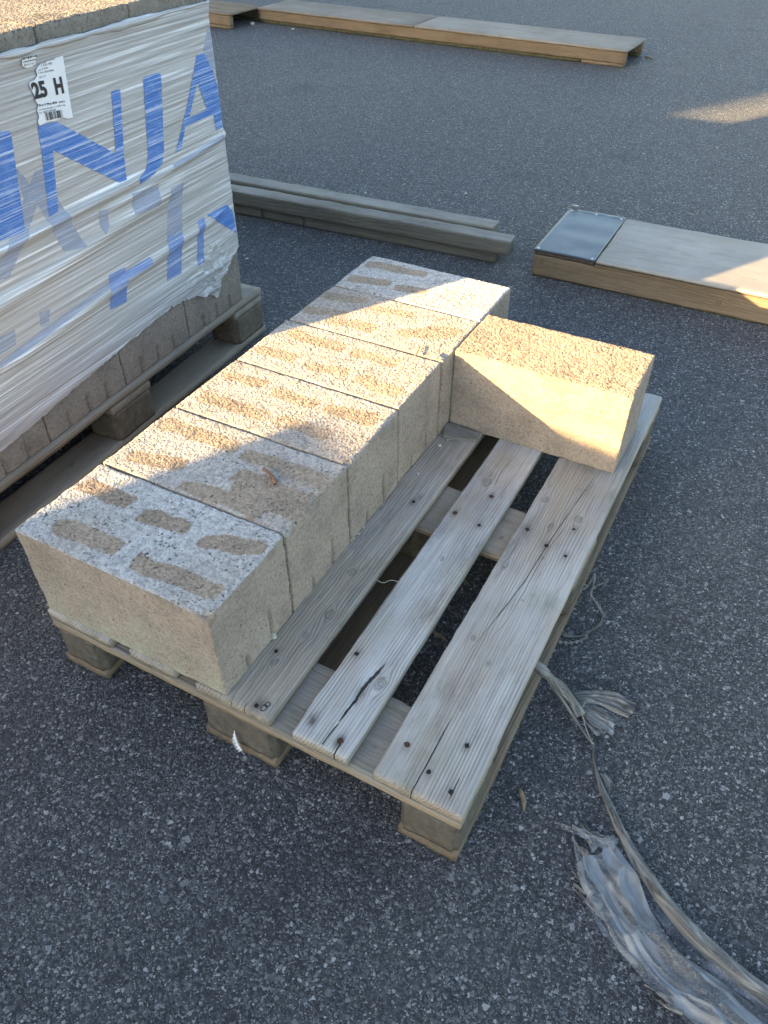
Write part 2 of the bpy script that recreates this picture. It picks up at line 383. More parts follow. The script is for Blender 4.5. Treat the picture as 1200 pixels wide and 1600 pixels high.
M = {}
M['asphalt'] = asphalt_mat()
M['concrete'] = concrete_mat('weathered_concrete')
M['load_concrete'] = concrete_mat('grey_concrete', (0.23, 0.203, 0.168))
M['deck'] = wood_mat('silvered_deck_wood', (0.375, 0.36, 0.332), (0.105, 0.088, 0.070), (0.285, 0.225, 0.155), 0.72, 0.0066, 0.58, 0.24, True, 1.0, (0.31, 0.245, 0.165))
M['under'] = wood_mat('grey_pallet_wood', (0.25, 0.235, 0.205), (0.10, 0.085, 0.065), (0.21, 0.165, 0.11), 0.5, 0.006, 0.5, 0.25)
M['cross'] = wood_mat('tan_edged_wood', (0.25, 0.235, 0.205), (0.10, 0.085, 0.065), (0.21, 0.165, 0.11), 0.5, 0.006, 0.5, 0.2, False, 1.0, (0.29, 0.215, 0.125))
M['side'] = wood_mat('brown_pallet_wood', (0.18, 0.14, 0.095), (0.085, 0.058, 0.036), (0.15, 0.10, 0.06), 0.6, 0.006, 0.6, 0.15)
M['chip'] = plain_mat('pressed_chip_block', (0.105, 0.09, 0.068), 0.9, 0.15, 0, 60, 0.35, 0.8, 0.003)
M['beam'] = wood_mat('dark_grey_timber', (0.24, 0.23, 0.205), (0.07, 0.06, 0.048), (0.18, 0.145, 0.10), 0.5, 0.008, 0.65, 0.2, False, 1.0, (0.105, 0.092, 0.07))  # last colour darkens the upright faces: shade painted into the beam
M['pale_beam'] = wood_mat('pale_grey_timber', (0.27, 0.255, 0.22), (0.10, 0.088, 0.07), (0.22, 0.18, 0.125), 0.5, 0.008, 0.5, 0.35, False, 1.0, (0.13, 0.112, 0.085))  # last colour paints the darker shaded front and ends
M['brown_board'] = wood_mat('brown_timber', (0.20, 0.15, 0.095), (0.09, 0.06, 0.035), (0.16, 0.11, 0.062), 0.5, 0.010, 0.65, 0.0)
M['ply'] = wood_mat('weathered_plywood', (0.33, 0.315, 0.285), (0.18, 0.155, 0.12), (0.28, 0.245, 0.19), 0.45, 0.012, 0.25, 0.08, False, 0.75)
M['old_ply'] = wood_mat('brown_plywood', (0.22, 0.19, 0.15), (0.12, 0.095, 0.065), (0.17, 0.13, 0.085), 0.6, 0.012, 0.3, 0.1, False, 0.75)
M['mid_ply'] = wood_mat('grey_brown_plywood', (0.27, 0.245, 0.205), (0.14, 0.115, 0.085), (0.21, 0.17, 0.12), 0.6, 0.012, 0.3, 0.1, False, 0.75)
M['ply_edge'] = plain_mat('dark_ply_edge', (0.075, 0.06, 0.045), 0.9, 0.2, 0, 60, 0.4)
M['moss'] = plain_mat('mossy_sill', (0.07, 0.065, 0.035), 0.95, 0.1, 0, 50, 0.5, 0.8, 0.004)
M['plate'] = plain_mat('black_plate', (0.035, 0.042, 0.045), 0.38, 0.5, 0, 18, 0.35, 0.25, 0.001)
M['screw'] = plain_mat('zinc_screw', (0.45, 0.45, 0.45), 0.35, 0.5, 0.9)
M['rust'] = plain_mat('rusty_nail', (0.05, 0.026, 0.016), 0.85, 0.3, 0.2, 200, 0.5)
M['hole'] = plain_mat('dark_nail_head', (0.018, 0.015, 0.013), 0.8, 0.3, 0.2, 200, 0.4)
M['film'] = film_mat()
M['blue'] = print_mat('blue_print', (0.045, 0.145, 0.41), 0.93)
M['blue_soft'] = print_mat('veiled_blue_print', (0.12, 0.205, 0.45), 0.75)
M['blue_ghost'] = print_mat('faint_blue_print', (0.26, 0.31, 0.43), 0.50)
M['paper'] = plain_mat('label_paper', (0.62, 0.62, 0.62), 0.6, 0.3, 0, 70, 0.05)
M['ink'] = plain_mat('black_ink', (0.025, 0.025, 0.028), 0.6, 0.3, 0, 200, 0.3)
M['rag'] = rag_mat('torn_film', (0.33, 0.33, 0.32), 0.46)
M['rag_thin'] = rag_mat('thin_torn_film', (0.22, 0.24, 0.27), 0.28)
M['rag_rope'] = rag_mat('dirty_twisted_film', (0.23, 0.215, 0.185), 0.92, (9, 110, 1))
M['feather'] = plain_mat('white_feather', (0.75, 0.75, 0.74), 0.8, 0.2, 0, 90, 0.1)
M['splinter'] = plain_mat('wood_splinter', (0.20, 0.15, 0.09), 0.9, 0.2, 0, 150, 0.35)
M['catkin'] = plain_mat('dry_catkin', (0.22, 0.12, 0.075), 0.95, 0.1, 0, 250, 0.5, 0.8, 0.002)
M['grit'] = plain_mat('loose_grit', (0.16, 0.15, 0.14), 0.9, 0.2, 0, 3, 0.6)
M['crumb'] = plain_mat('concrete_crumb', (0.42, 0.38, 0.31), 0.95, 0.15, 0, 120, 0.35, 0.8, 0.002)

# ------------------------------------------------------------------ the ground
gm = mesh_from('asphalt', np.array([(-220, -220, 0), (220, -220, 0), (220, 220, 0), (-220, 220, 0)]), [(0, 1, 2, 3)])
ground = obj('asphalt_ground', gm, M['asphalt']); ground['kind'] = 'structure'

# ------------------------------------------------------------------ sawn boards
def board_mesh(name, L, W, T, res=(0.012, 0.004, 0.011), seed=0, knots=(), cracks=(), stains=(), worn=0.0015, chips=()):
    """local X 0..L, Y 0..W, Z 0..T"""
    V, N, F = lattice_box((L, W, T), res)
    P = V.copy(); rs = np.random.RandomState(seed)
    off = np.array([rs.rand() * 50, rs.rand() * 50, rs.rand() * 50]); Q = P + off
    l, w = P[:, 0], P[:, 1]
    g = w + 0.035 * vnoise(np.stack([l * 1.3, w * 3 + 7, 0 * l], 1) + off, 1.0, seed) + 0.6 * (P[:, 2] - T)
    kd = np.full(len(P), 3.0)
    for (kl, kw, r) in knots:
        r = r * .72; dl, dw = l - kl + .0025 * vnoise(Q, 90., 3), w - kw + .0025 * vnoise(Q, 90., 4)
        g = g - np.tanh(dw / (0.5 * r)) * 1.3 * r * np.exp(-(dl / (2.6 * r)) ** 2) * np.exp(-np.abs(dw) / (2.4 * r))
        d = np.sqrt((dl / 1.25) ** 2 + dw ** 2) / r
        kd = np.minimum(kd, np.where(P[:, 2] > T * 0.5, d, 3.0))
    st = np.zeros(len(P))
    for (sl, sw, r, a) in stains:
        st = np.maximum(st, a * np.exp(-(((l - sl) / (1.8 * r)) ** 2 + ((w - sw) / r) ** 2)))
    # worn arrises, wavy faces, ragged ends
    cnt = (N != 0).sum(1)
    e = np.zeros(len(P))
    edge = cnt >= 2
    wob = 0.0010 * vnoise(Q * np.array([1, 6, 6]), 6.0, seed + 3) + 0.0006 * vnoise(Q * np.array([1, 8, 8]), 30.0, seed + 4)
    sgn = N / np.maximum(1, np.linalg.norm(N, axis=1))[:, None]
    D = sgn * wob[:, None]
    amt = worn * (1.0 + 0.9 * vnoise(Q, 14.0, seed + 5) + 0.5 * vnoise(Q, 60., seed + 6))
    D[edge] -= N[edge] * np.maximum(amt[edge], 0)[:, None] * 0.8
    endm = (l < 1e-6) | (l > L - 1e-6)
    D[endm, 0] -= np.sign(l[endm] - L / 2) * np.abs(vnoise(Q[endm], 55., seed + 8)) * 0.0014
    for (cl, cw, r, dep) in chips:
        k = np.exp(-(((l - cl) / (2.0 * r)) ** 2 + ((w - cw) / r) ** 2)); m = P[:, 2] > T * 0.6
        D[m, 2] -= (k * dep)[m]
    cr = []
    for k in range(4):
        if k < len(cracks):
            pts, hw = cracks[k]; pts = sorted(pts); pl = np.array([p[0] for p in pts]); pw = np.array([p[1] for p in pts])
            wc = np.interp(l, pl, pw); t = np.clip((l - pl[0]) / (pl[-1] - pl[0]), 0, 1)
            open0 = pl[0] < 0.01
            h = hw * np.clip(np.minimum(1.0 if open0 else t * 5, (1 - t) * 5), 0, 1) * (0.75 + 0.35 * vnoise(Q, 25., seed + 9 + k))
            c = (w - wc) / np.maximum(h, 2e-5)
            out = (l < pl[0] - 1e-4) | (l > pl[-1] + 1e-4)
            s_ = np.where(w - wc >= 0, 1.0, -1.0); c = np.where(out, 40 * s_, np.clip(c, -40, 40))
            dn = np.exp(-((w - wc) / (hw * 1.6 + .001)) ** 2) * (~out) * np.clip(h / hw, 0, 1); m = P[:, 2] > T * 0.9; D[m, 2] -= (dn * hw * 0.9)[m]
        else: c = np.full(len(P), 40.0)
        cr.append(c)
    me = mesh_from(name, P + D, F, True)
    add_attr(me, 'edge', np.where(N[:, 2] <= 0, 1.0, 0.0)); add_attr(me, 'g', g); add_attr(me, 'kd', kd); add_attr(me, 'stain', st)
    for k in range(4):
        if k < len(cracks): add_attr(me, 'c%d' % k, cr[k])
        else: add_attr(me, 'c%d' % k, cr[k])
    return me

def nail_mesh(r=0.0038, seed=0):
    rs = random.Random(seed); bm = bmesh.new()
    bmesh.ops.create_cone(bm, cap_ends=True, segments=9, radius1=r, radius2=r * 0.8, depth=0.004)
    for v in bm.verts:
        v.co.x *= 1 + rs.uniform(-.25, .25); v.co.y *= 1 + rs.uniform(-.25, .25)
    me = bpy.data.meshes.new('nail'); bm.to_mesh(me); bm.free(); return me
NAILS = [nail_mesh(0.0048, 1), nail_mesh(0.0040, 2), nail_mesh(0.0054, 3)]
for k, m_ in enumerate(NAILS): m_.materials.append(M['hole'] if k != 2 else M['rust'])

HZ = math.pi / 2
DECK_X = [(0.0, 0.145), (0.18625, 0.28625), (0.3275, 0.4725), (0.51375, 0.61375), (0.655, 0.800)]
CROSS_Y = [(0.0, 0.145), (0.5275, 0.6725), (1.055, 1.2)]
FOOT_X = [(0.0, 0.1), (0.3275, 0.4725), (0.7, 0.8)]

def px_local(bx0, z):                # photograph pixel -> (along, across) on a deck board whose object X runs along world +Y
    def f(x, y):
        p = on_z(x, y, z); return (p[1], bx0 - p[0])
    return f

def build_pallet(root, detail, seed0):
    """EUR-type pallet in the frame of root: X 0..0.8 across, Y 0..1.2 along"""
    parts = {}
    for i, (x0, x1) in enumerate(DECK_X):
        W = x1 - x0; kn = []; cr = []; stn = []; ch = []; nails = []
        if detail and i >= 2:
            f = px_local(x1, 0.144)                                       # object Y runs towards world -X
            c7 = lambda a, b: f(340 + a / 2.0, 650 + b / 2.0)
            if i == 4:
                kn = [(*c7(1025, 262), .010), (*c7(1130, 325), .011), (*c7(1040, 345), .007), (*c7(900, 465), .008), (*c7(1015, 445), .006), (*c7(800, 695), .007), (*c7(950, 575), .005), (*c7(1130, 228), .006), (*c7(850, 775), .006)]
                cr = [([c7(1195, 165), c7(1090, 315), c7(1030, 402), c7(960, 515), c7(880, 620), c7(775, 750)], .0011),
                      ([c7(602, 1180), c7(655, 1085), c7(735, 935)], .0014),
                      ([c7(722, 1205), c7(760, 1120)], .0010),
                      ([c7(1130, 290), c7(1030, 420), c7(905, 640), c7(830, 720)], .0006)]
                nails = [(968, 355, 0), (1028, 404, 0), (1087, 438, 1), (1114, 355, 1), (592, 1027, 2), (779, 1031, 0), (659, 1113, 0), (728, 1175, 0)]
                ch = [(*c7(800, 565), .006, .004)]
            if i == 3:
                kn = [(*c7(840, 208), .014), (*c7(510, 838), .015), (*c7(700, 445), .006)]
                cr = [([c7(375, 960), c7(415, 905), c7(445, 862), c7(470, 830), c7(532, 765)], .0042),
                      ([c7(322, 1032), c7(352, 990), c7(385, 950)], .0016),
                      ([c7(358, 1062), c7(392, 1010)], .0015),
                      ([c7(930, 120), c7(880, 185), c7(860, 230)], .0007)]
                nails = [(742, 303, 2), (818, 342, 0), (435, 743, 0), (383, 1015, 2), (856, 252, 2)]
                stn = [(*c7(855, 250), .006, .9), (*c7(742, 303), .006, .8), (*c7(300, 945), .008, 1.0), (*c7(380, 1018), .008, .9), (*c7(448, 862), .008, .7)]
                ch = [(*c7(432, 885), .005, .006), (*c7(300, 945), .004, .004)]
            if i == 2:
                kn = [(*c7(350, 620), .010), (*c7(275, 683), .010), (*c7(420, 490), .010), (*c7(505, 285), .010), (*c7(175, 770), .008)]
                cr = [([c7(40, 895), c7(62, 865)], .0010), ([c7(75, 925), c7(95, 890)], .0010), ([c7(310, 575), c7(322, 560)], .0008)]
                nails = [(613, 268, 0), (183, 735, 1), (122, 905, 0)]
                stn = [(*c7(613, 268), .008, .9), (*c7(122, 905), .009, .9), (*c7(630, 255), .006, .6)]
        else:
            rs = random.Random(seed0 + i); kn = [(rs.uniform(.1, 1.1), rs.uniform(.02, W - .02), rs.uniform(.006, .012)) for _ in range(4)]
        hi = detail and i >= 2
        if hi: stn = list(stn) + [(*c7(a, c), .0075, .55) for (a, c, k) in nails]
        me = board_mesh('deck_board', 1.2, W, 0.022, (0.006, 0.0026, 0.0075) if hi else (0.03, 0.012, 0.011), seed0 + i, kn, cr, stn, 0.0016, ch)
        b = obj('deck_board', me, M['deck'] if detail else M['under'], root, (x1, 0, 0.122), HZ)
        parts[i] = b
        for (a, c, k) in nails:
            p = f(340 + a / 2.0, 650 + c / 2.0)
            n = obj('nail', NAILS[k], None, b, (p[0], p[1], 0.0210)); n.rotation_euler = (0, 0, a)
    for i, (y0, y1) in enumerate(CROSS_Y):
        me = board_mesh('cross_board', 0.8, y1 - y0, 0.022, (0.012, 0.005, 0.0075), seed0 + 20 + i, [(0.63, 0.05, 0.008), (0.2, 0.09, 0.01)], (), (), 0.002)
        obj('cross_board', me, M['cross'] if detail else M['under'], root, (0, y0, 0.100))
    for (y0, y1) in CROSS_Y:
        for (x0, x1) in FOOT_X:
            V, N, F = lattice_box((x1 - x0 - 0.002, y1 - y0 - 0.002, 0.078), (0.008, 0.008, 0.008))
            P = V + np.array([x0 + .3 * seed0, y0, 0]); cnt = (N != 0).sum(1)
            corner = ((N[:, 0] != 0) & (N[:, 1] != 0))
            D = N / np.maximum(1, cnt)[:, None] ** .5 * (0.0012 * vnoise(P, 60., seed0 + 30))[:, None]
            D[corner, :2] -= N[corner, :2] * 0.006
            me = mesh_from('foot_block', V + D, F, True)
            obj('foot_block', me, M['chip'], root, (x0 + .001, y0 + .001, 0.022))
    for (x0, x1) in FOOT_X:
        me = board_mesh('bottom_board', 1.204, x1 - x0 + .004, 0.022, (0.02, 0.008, 0.011), seed0 + 40 + int(x0 * 10), [(0.4, 0.05, 0.01)], (), (), 0.002)
        obj('bottom_board', me, M['side'] if detail else M['under'], root, (x1 + .002, -0.002, 0.0), HZ)
    return parts

pallet = thing('wooden_pallet', 'weathered silver-grey wooden pallet with bare deck boards, half loaded with loose blocks', 'pallet')
PB = build_pallet(pallet, True, 1)
# the small branded ring mark on the end of a deck board
def ring(cx, cy, r, t=0.0007, n=16):
    V = []; F = []
    for k in range(n):
        a = 2 * math.pi * k / n
        for rr in (r - t, r + t): V.append((cx + math.cos(a) * rr * 1.25, cy + math.sin(a) * rr, 0.0006))
    for k in range(n):
        j = (k + 1) % n; F.append((2 * k, 2 * k + 1, 2 * j + 1, 2 * j))
    return V, F
f3 = px_local(DECK_X[2][1], 0.144); pm = f3(418, 1101)
V1, F1 = ring(0.0, 0.0, 0.0036); V2, F2 = ring(-0.008, 0.0015, 0.0046)
obj('burnt_mark', mesh_from('burnt_mark', np.array(V1 + V2), F1 + [tuple(i + len(V1) for i in q) for q in F2]), M['ink'], PB[2], (pm[0], pm[1], 0.0222))

# ------------------------------------------------------------------ loose concrete blocks
BW, BP, BH, BY0, ZD = 0.388, 0.1982, 0.193, 0.004, 0.1435
ROWS = {6: [(.017, .144, .168, .155), (.021, .05, .113, .067), (.143, .058, .209, .07)],
        5: [(.009, .135, .106, .157), (.006, .057, .101, .079), (.139, .137, .235, .145), (.087, .043, .193, .052), (.25, .07, .36, .12)],
        4: [(.038, .145, .172, .145), (.016, .054, .107, .062), (.146, .051, .233, .060), (.203, .143, .303, .142), (.267, .053, .354, .048)],
        3: [(.02, .139, .105, .14), (.024, .05, .171, .057), (.142, .133, .234, .135), (.26, .133, .361, .140), (.205, .056, .303, .060)],
        2: [(.016, .144, .184, .142), (.029, .040, .125, .055), (.167, .02, .318, .022), (.237, .082, .397, .08), (.21, .14, .38, .14), (.25, .05, .39, .05)],
        1: [(.018, .135, .122, .138), (.053, .042, .17, .050), (.160, .125, .240, .135), (.280, .125, .375, .150), (.222, .038, .365, .045)]}
def seg_dist(P, a, b):
    a = np.array(a); b = np.array(b); d = b - a; t = np.clip(((P - a) @ d) / (d @ d), 0, 1)
    return np.abs(P - (a + t[:, None] * d)).max(1) * .45 + np.linalg.norm(P - (a + t[:, None] * d), axis=1) * .55

def block_mesh(name, dims, seed, res=0.0032, bare=None, top_coarse=1.0, front_algae=0.0, notch=(), eff_side=0.0, rough_top=1.0, chips=(), salt=0.5, side_rough=0.30):
    """local X 0..W across, Y 0..D, Z 0..H; bare = patches of the top left free of salt"""
    V, N, F = lattice_box(dims, (res,) * 3)
    rs = np.random.RandomState(seed + 100); off = rs.rand(3) * 40; Q = V + off
    top = N[:, 2] > 0; cnt = (N != 0).sum(1)
    wl_ = worley(Q, 140., seed); n1 = vnoise(Q, 45., seed + 1); n2 = vnoise(Q, 170., seed + 2); n3 = vnoise(Q, 18., seed + 3)
    sg = N / np.maximum(1, cnt)[:, None]
    amp = np.where(top, 0.62 * rough_top, side_rough)
    h = amp * (0.0018 * (0.45 - wl_) * 1.5 + 0.0008 * n1 + 0.0006 * n2) + 0.0006 * n3
    D = sg * h[:, None]
    # edges: crumbled
    mx = np.array(dims)
    de = np.minimum(V, mx - V)                       # distance to each pair of faces
    sd = np.sort(de, axis=1)[:, 1]                   # distance to the nearest edge
    crumb = np.maximum(0, 1 - sd / 0.007)
    eam = 0.0007 + 0.0020 * np.maximum(0, n1) + 0.0009 * np.maximum(0, n2) + 0.0022 * np.maximum(0, 0.5 - wl_) * 2 + 0.0025 * np.maximum(0, vnoise(Q, 11., seed + 9) - .15) * (V[:, 2] > mx[2] * .5)
    cen = (V / mx - 0.5) * 2
    dirn = np.where(de < 0.0105, np.sign(cen), 0.0)
    D -= dirn * (eam * crumb ** 1.6)[:, None]
    for (cx, cy, cz, r) in chips:
        d = np.linalg.norm((V - np.array([cx, cy, cz])) , axis=1); k = np.maximum(0, 1 - d / r)
        D -= np.sign(cen) * (np.minimum(k, .8) * r * .35 * (1 + n1 * .8))[:, None] * (de < r)
    for (face, pos, hgt, wd) in notch:
        m = (N[:, 0] > 0) if face == 'x' else (N[:, 1] < 0)
        c = V[:, 1] if face == 'x' else V[:, 0]
        k = np.exp(-((c - pos - 0.002 * n3) / wd) ** 2) * sstep(hgt * 1.15, hgt * .75, V[:, 2]) * m
        if face == 'x': D[:, 0] -= k * 0.0075
        else: D[:, 1] += k * 0.0055
    eff = np.full(len(V), -1.2)
    if bare is not None:
        s = np.full(len(V), 9.0)
        for (a0, a1, b0, b1) in bare: s = np.minimum(s, seg_dist(V[:, :2] + 0.006 * np.stack([n3, vnoise(Q, 30., seed + 12)], 1), (a0 + .010, a1), (b0 - .010, b1)) - 0.0165)
        e = np.clip(s / 0.007, -1.3, 1.1) * 0.75 + 0.10 * n3 + 0.12
        # the salt thins out towards the weathered right-hand end
        e = e - 0.9 * sstep(0.55, 1.0, V[:, 0] / dims[0] + 0.25 * n3) * eff_side * 0.8
        eff = np.where(top | (V[:, 2] > dims[2] - .004), e, eff)
    side = ~top
    rim = np.maximum(0, 1 - (dims[2] - V[:, 2]) / 0.03)
    eff = np.where(side, -1.0 + 0.75 * rim + 0.55 * n3 + 0.35 * vnoise(Q, 7., seed + 5) + 0.3 * np.maximum(0, 1 - sd / .03), eff)
    fr = (N[:, 1] < 0)
    al = np.where(fr, front_algae * np.clip(1.15 - V[:, 2] / 0.12 + 0.5 * vnoise(Q, 9., seed + 6), 0, 1) * np.clip(.35 + V[:, 0] / dims[0], 0, 1), 0)
    me = mesh_from(name, V + D, F, True)
    add_attr(me, 'eff', eff); add_attr(me, 'algae', al); add_attr(me, 'salt', np.full(len(V), salt) * np.clip(.85 + .35 * vnoise(Q, 8., seed + 21), 0, 1))
    add_attr(me, 'coarse', np.where(top, top_coarse, 0.34) * (0.75 + 0.25 * n3))
    return me

BLABEL = {1: 'end concrete block of the row overhanging the pallet edge, blue-white salt round five bare patches',
          2: 'second concrete block from the front of the row, half in shadow, dry catkin on top',
          3: 'third concrete block from the front of the row, sunlit, five tan patches',
          4: 'fourth concrete block of the row, sunlit, just before the crosswise block',
          5: 'fifth concrete block of the row, touching the crosswise block, shadow over one corner',
          6: 'far end concrete block of the row, standing past the crosswise block, mostly shaded'}
rb = random.Random(5)
for i in range(1, 7):
    me = block_mesh('concrete_block', (BW, BP - 0.0030, BH), i, 0.0030, ROWS[i], 1.0 if i < 6 else .9, 0.9 if i == 1 else 0.0,
                    [('x', BP * .33, .032, .0034), ('x', BP * .68, .075, .0032)], {1: 0.0, 2: 1.0, 3: .55, 4: .75, 5: 1.0, 6: .55}[i],
                    1.0, {1: [(BW, 0.0, BH, .02)], 2: [(BW, .02, BH, .025), (BW, .10, BH, .018)], 3: [(BW, .0, BH, .012)], 5: [(BW, .03, BH, .02)]}.get(i, []), {1: .95, 2: .62, 3: .52, 4: .52, 5: .52, 6: .9}[i])  # salt set weaker on sunlit blocks: their lower lit contrast is painted in
    o = obj('concrete_block', me, M['concrete'], None, (rb.uniform(-.0015, .0015), BY0 + (i - 1) * BP, ZD), rb.uniform(-.003, .003))
    tag(o, BLABEL[i], 'concrete block', 'loose blocks left on the open pallet')
me = block_mesh('concrete_block', (0.386, 0.190, BH), 17, 0.0030, None, 1.15, 0.0, [], 0.0, 1.35, [(0.2, 0.0, BH, .012), (0.386, 0, BH, .012)])
o7 = obj('concrete_block', me, M['concrete'], None, (0.3905, 0.848, ZD), 0.004)
tag(o7, 'single concrete block lying crosswise to the row, its front face half sunlit and bright yellow', 'concrete block', 'loose blocks left on the open pallet')

# ------------------------------------------------------------------ the wrapped load on its own pallet
LA = 0.0445
en = np.array([math.cos(LA), math.sin(LA), 0]); es = np.array([-math.sin(LA), math.cos(LA), 0])
LO = np.array([-0.339, 0.017, 0]) - 0.8 * en
lp = thing('wooden_pallet', 'dusty grey wooden pallet underneath the film-wrapped load', 'pallet', tuple(LO), LA)
build_pallet(lp, False, 60)
load = thing('wrapped_block_load', 'tall load of concrete blocks in white stretch film with large blue lettering', 'wrapped load', tuple(LO + np.array([0, 0, ZD])), LA)
LX0, LX1, LY0, CW, LH = 0.006, 0.792, 0.088, 0.2575, 0.190
def low_block_mesh():
    me = boxes_mesh('block', [(0, 0.39, 0, CW - .003, 0, LH - .001)], 0.003); return me
LBM = low_block_mesh(); LBM.materials.append(M['load_concrete'])
for k in range(4):
    for c in range(4):
        for s in range(2):
            x0 = LX0 if s == 0 else LX1 - 0.391
            y0 = LY0 + c * CW
            if s == 1 and k in (0, 3):
                me = block_mesh('block', (0.391, CW - (0.002 if k == 0 else 0.0006), LH - .0005), 200 + k * 10 + c, 0.0042, None, 1.2, 0, [('x', CW * q, .045, .0040) for q in (.25, .5, .75)] if k == 0 else [], 0, 1.3 if k == 3 else .8, (), .3, 1.5 if k == 3 else .8)
            elif s == 1 and c == 3:
                me = block_mesh('block', (0.391, CW - 0.002, LH - .0005), 230 + k * 10 + c, 0.006, None, 1.0)
            else: me = LBM
            obj('block', me, M['load_concrete'], load, (x0, y0, k * LH))
LY1 = LY0 + 4 * CW - .002
# --- film
FX0, FX1, FY0, FY1 = LX0 - .005, LX1 + .005, LY0 - .005, LY1 + .005
FR = 0.014
def face_sz(px, py):                    # pixel -> metres along the right-hand face, height in the load's frame
    p = on_plane(px, py, LO + en * FX1, en)
    return float((p - LO) @ es), float(p[2] - ZD)
BOT = [face_sz(*p) for p in [(-60, 752), (0, 704), (67, 649), (187, 544), (270, 477), (311, 461), (338, 463), (343, 452), (344, 436), (352, 420), (357, 412), (369, 386)]]
BOT = sorted(BOT)
side1 = FY1 - FY0; side2 = FX1 - FX0
def film_path(s):
    """s metres round the wrap, from the near right corner; returns x, y, nx, ny"""
    segs = [(FX1, FY0, 0, 1, side1), (FX1, FY1, -1, 0, side2), (FX0, FY1, 0, -1, side1), (FX0, FY0, 1, 0, side2)]
    x = np.zeros_like(s); y = np.zeros_like(s); nx = np.zeros_like(s); ny = np.zeros_like(s); a = 0.0
    for (sx, sy, dx, dy, L) in segs:
        m = (s >= a - 1e-9) & (s <= a + L + 1e-9); q = s[m] - a
        x[m] = sx + dx * q; y[m] = sy + dy * q
        # rounded corners
        near0 = np.clip(1 - q / FR, 0, 1); near1 = np.clip(1 - (L - q) / FR, 0, 1)
        ox, oy = dy, -dx
        ang = (near1 - near0) * math.pi / 4
        ca, sa = np.cos(ang), np.sin(ang)
        nx[m] = ox * ca + dx * sa; ny[m] = oy * ca + dy * sa
        inset = FR * 0.29 * (near0 ** 2 + near1 ** 2)
        x[m] -= inset * nx[m] * 1.0; y[m] -= inset * ny[m] * 1.0
        a += L
    return x, y, nx, ny
r1a, r1b = face_sz(0, 392), face_sz(198, 288)
r2a, r2b = face_sz(0, 478), face_sz(262, 300)
r3a, r3b = face_sz(30, 560), face_sz(330, 340)
r4a, r4b = face_sz(190, 315), face_sz(347, 212)
def ridge(s, z, a, b, wd, amp, taper=0.08):
    t = (s - a[0]) / (b[0] - a[0]); zc = a[1] + (b[1] - a[1]) * t
    fall = np.clip((s - a[0]) / taper + 1, 0, 1) * np.clip((b[0] - s) / taper + 1, 0, 1)
    return amp * np.exp(-((z - zc) / wd) ** 2) * fall
def film_disp(s, z):
    sl = s * 1.0; zt = z - 0.085 * s
    P = np.stack([sl * 1.2, zt * 34, 0 * s + 3], 1); d = 0.0011 * np.maximum(-.3, vnoise(P, 1.0, 71))
    P = np.stack([sl * 2.4, (z - 0.05 * s) * 95, 0 * s + 9], 1); d = d + 0.0006 * vnoise(P, 1.0, 72)
    P = np.stack([sl * 3.5, (z - 0.11 * s) * 230, 0 * s + 5], 1); d = d + 0.0003 * vnoise(P, 1.0, 73)
    P = np.stack([sl * 3.0, z * 4.5, 0 * s + 1], 1); d = d + 0.0018 * vnoise(P, 1.0, 74)
    d = d + ridge(s, z, r1a, r1b, 0.009, 0.0085) + ridge(s, z, r2a, r2b, 0.016, 0.008) + ridge(s, z, r3a, r3b, 0.013, 0.007) + ridge(s, z, r4a, r4b, 0.008, 0.006)
    low = np.clip((0.25 - z) / 0.25, 0, 1)                                   # gathered creases near the lower hem
    P = np.stack([sl * 1.5, (z - 0.16 * s) * 120, 0 * s + 2], 1); d = d + low * 0.0035 * np.abs(vnoise(P, 1.0, 75))
    tear = np.exp(-((s - 0.99) / 0.08) ** 2 - ((z - 0.13) / 0.09) ** 2)      # crumpled where it tore
    P = np.stack([s * 40, z * 55, 0 * s], 1); d = d + tear * 0.008 * (1 - np.abs(vnoise(P * np.array([.7, 1, 1]), 1.0, 76))) ** 3 + tear * .003 * vnoise(P * 2.7, 1.0, 78)
    top = np.clip((z - 0.70) / 0.03, 0, 1); d = d + top * (0.004 + 0.003 * vnoise(np.stack([s * 9, z * 60, 0 * s], 1), 1.0, 77))
    return d + 0.0025
def build_film():
    per = 2 * (side1 + side2)
    s1 = np.arange(0, side1 + .03, 0.005); s2 = np.arange(side1 + .045, per, 0.02)
    s = np.concatenate([s1, s2, [per]])
    NZ = 250
    so = s - (0 - FY0)                          # metres along the face measured from local y = 0 is FY0 + s
    yb = FY0 + s
    zb = np.where(s <= side1, np.interp(yb, [b[0] for b in BOT], [b[1] for b in BOT]), 0.16 + 0.03 * np.sin(s * 3.1))
    P1 = np.stack([s, 0 * s, 0 * s], 1)
    zb = zb + np.where(yb < 0.8, 0.002, 0.006) * vnoise(P1, 110., 5)
    zt = 0.730 + 0.004 * vnoise(P1, 4., 6) + 0.0015 * vnoise(P1, 37., 7)
    t = np.linspace(0, 1, NZ)
    SS, TT = np.meshgrid(s, t, indexing='ij'); ZZ = zb[:, None] + (zt - zb)[:, None] * TT
    sf, zf = SS.ravel(), ZZ.ravel()
    x, y, nx, ny = film_path(sf); d = film_disp(FY0 + sf, zf)
    V = np.stack([x + nx * d, y + ny * d, zf], 1)
    n = len(s); I = np.arange(n * NZ).reshape(n, NZ)
    F = np.stack([I[:-1, :-1], I[1:, :-1], I[1:, 1:], I[:-1, 1:]], -1).reshape(-1, 4)
    me = mesh_from('film', V, F, True)
    uvl = me.uv_layers.new(name='UVMap'); li = np.empty(len(me.loops), dtype=np.int32); me.loops.foreach_get('vertex_index', li)
    uvl.data.foreach_set('uv', np.stack([FY0 + sf, zf], 1)[li].astype(np.float32).ravel())
    rim = []
    xs = np.interp(np.arange(0, per, .03), s, zt)
    return me, s, zt
fme, fs, fzt = build_film()
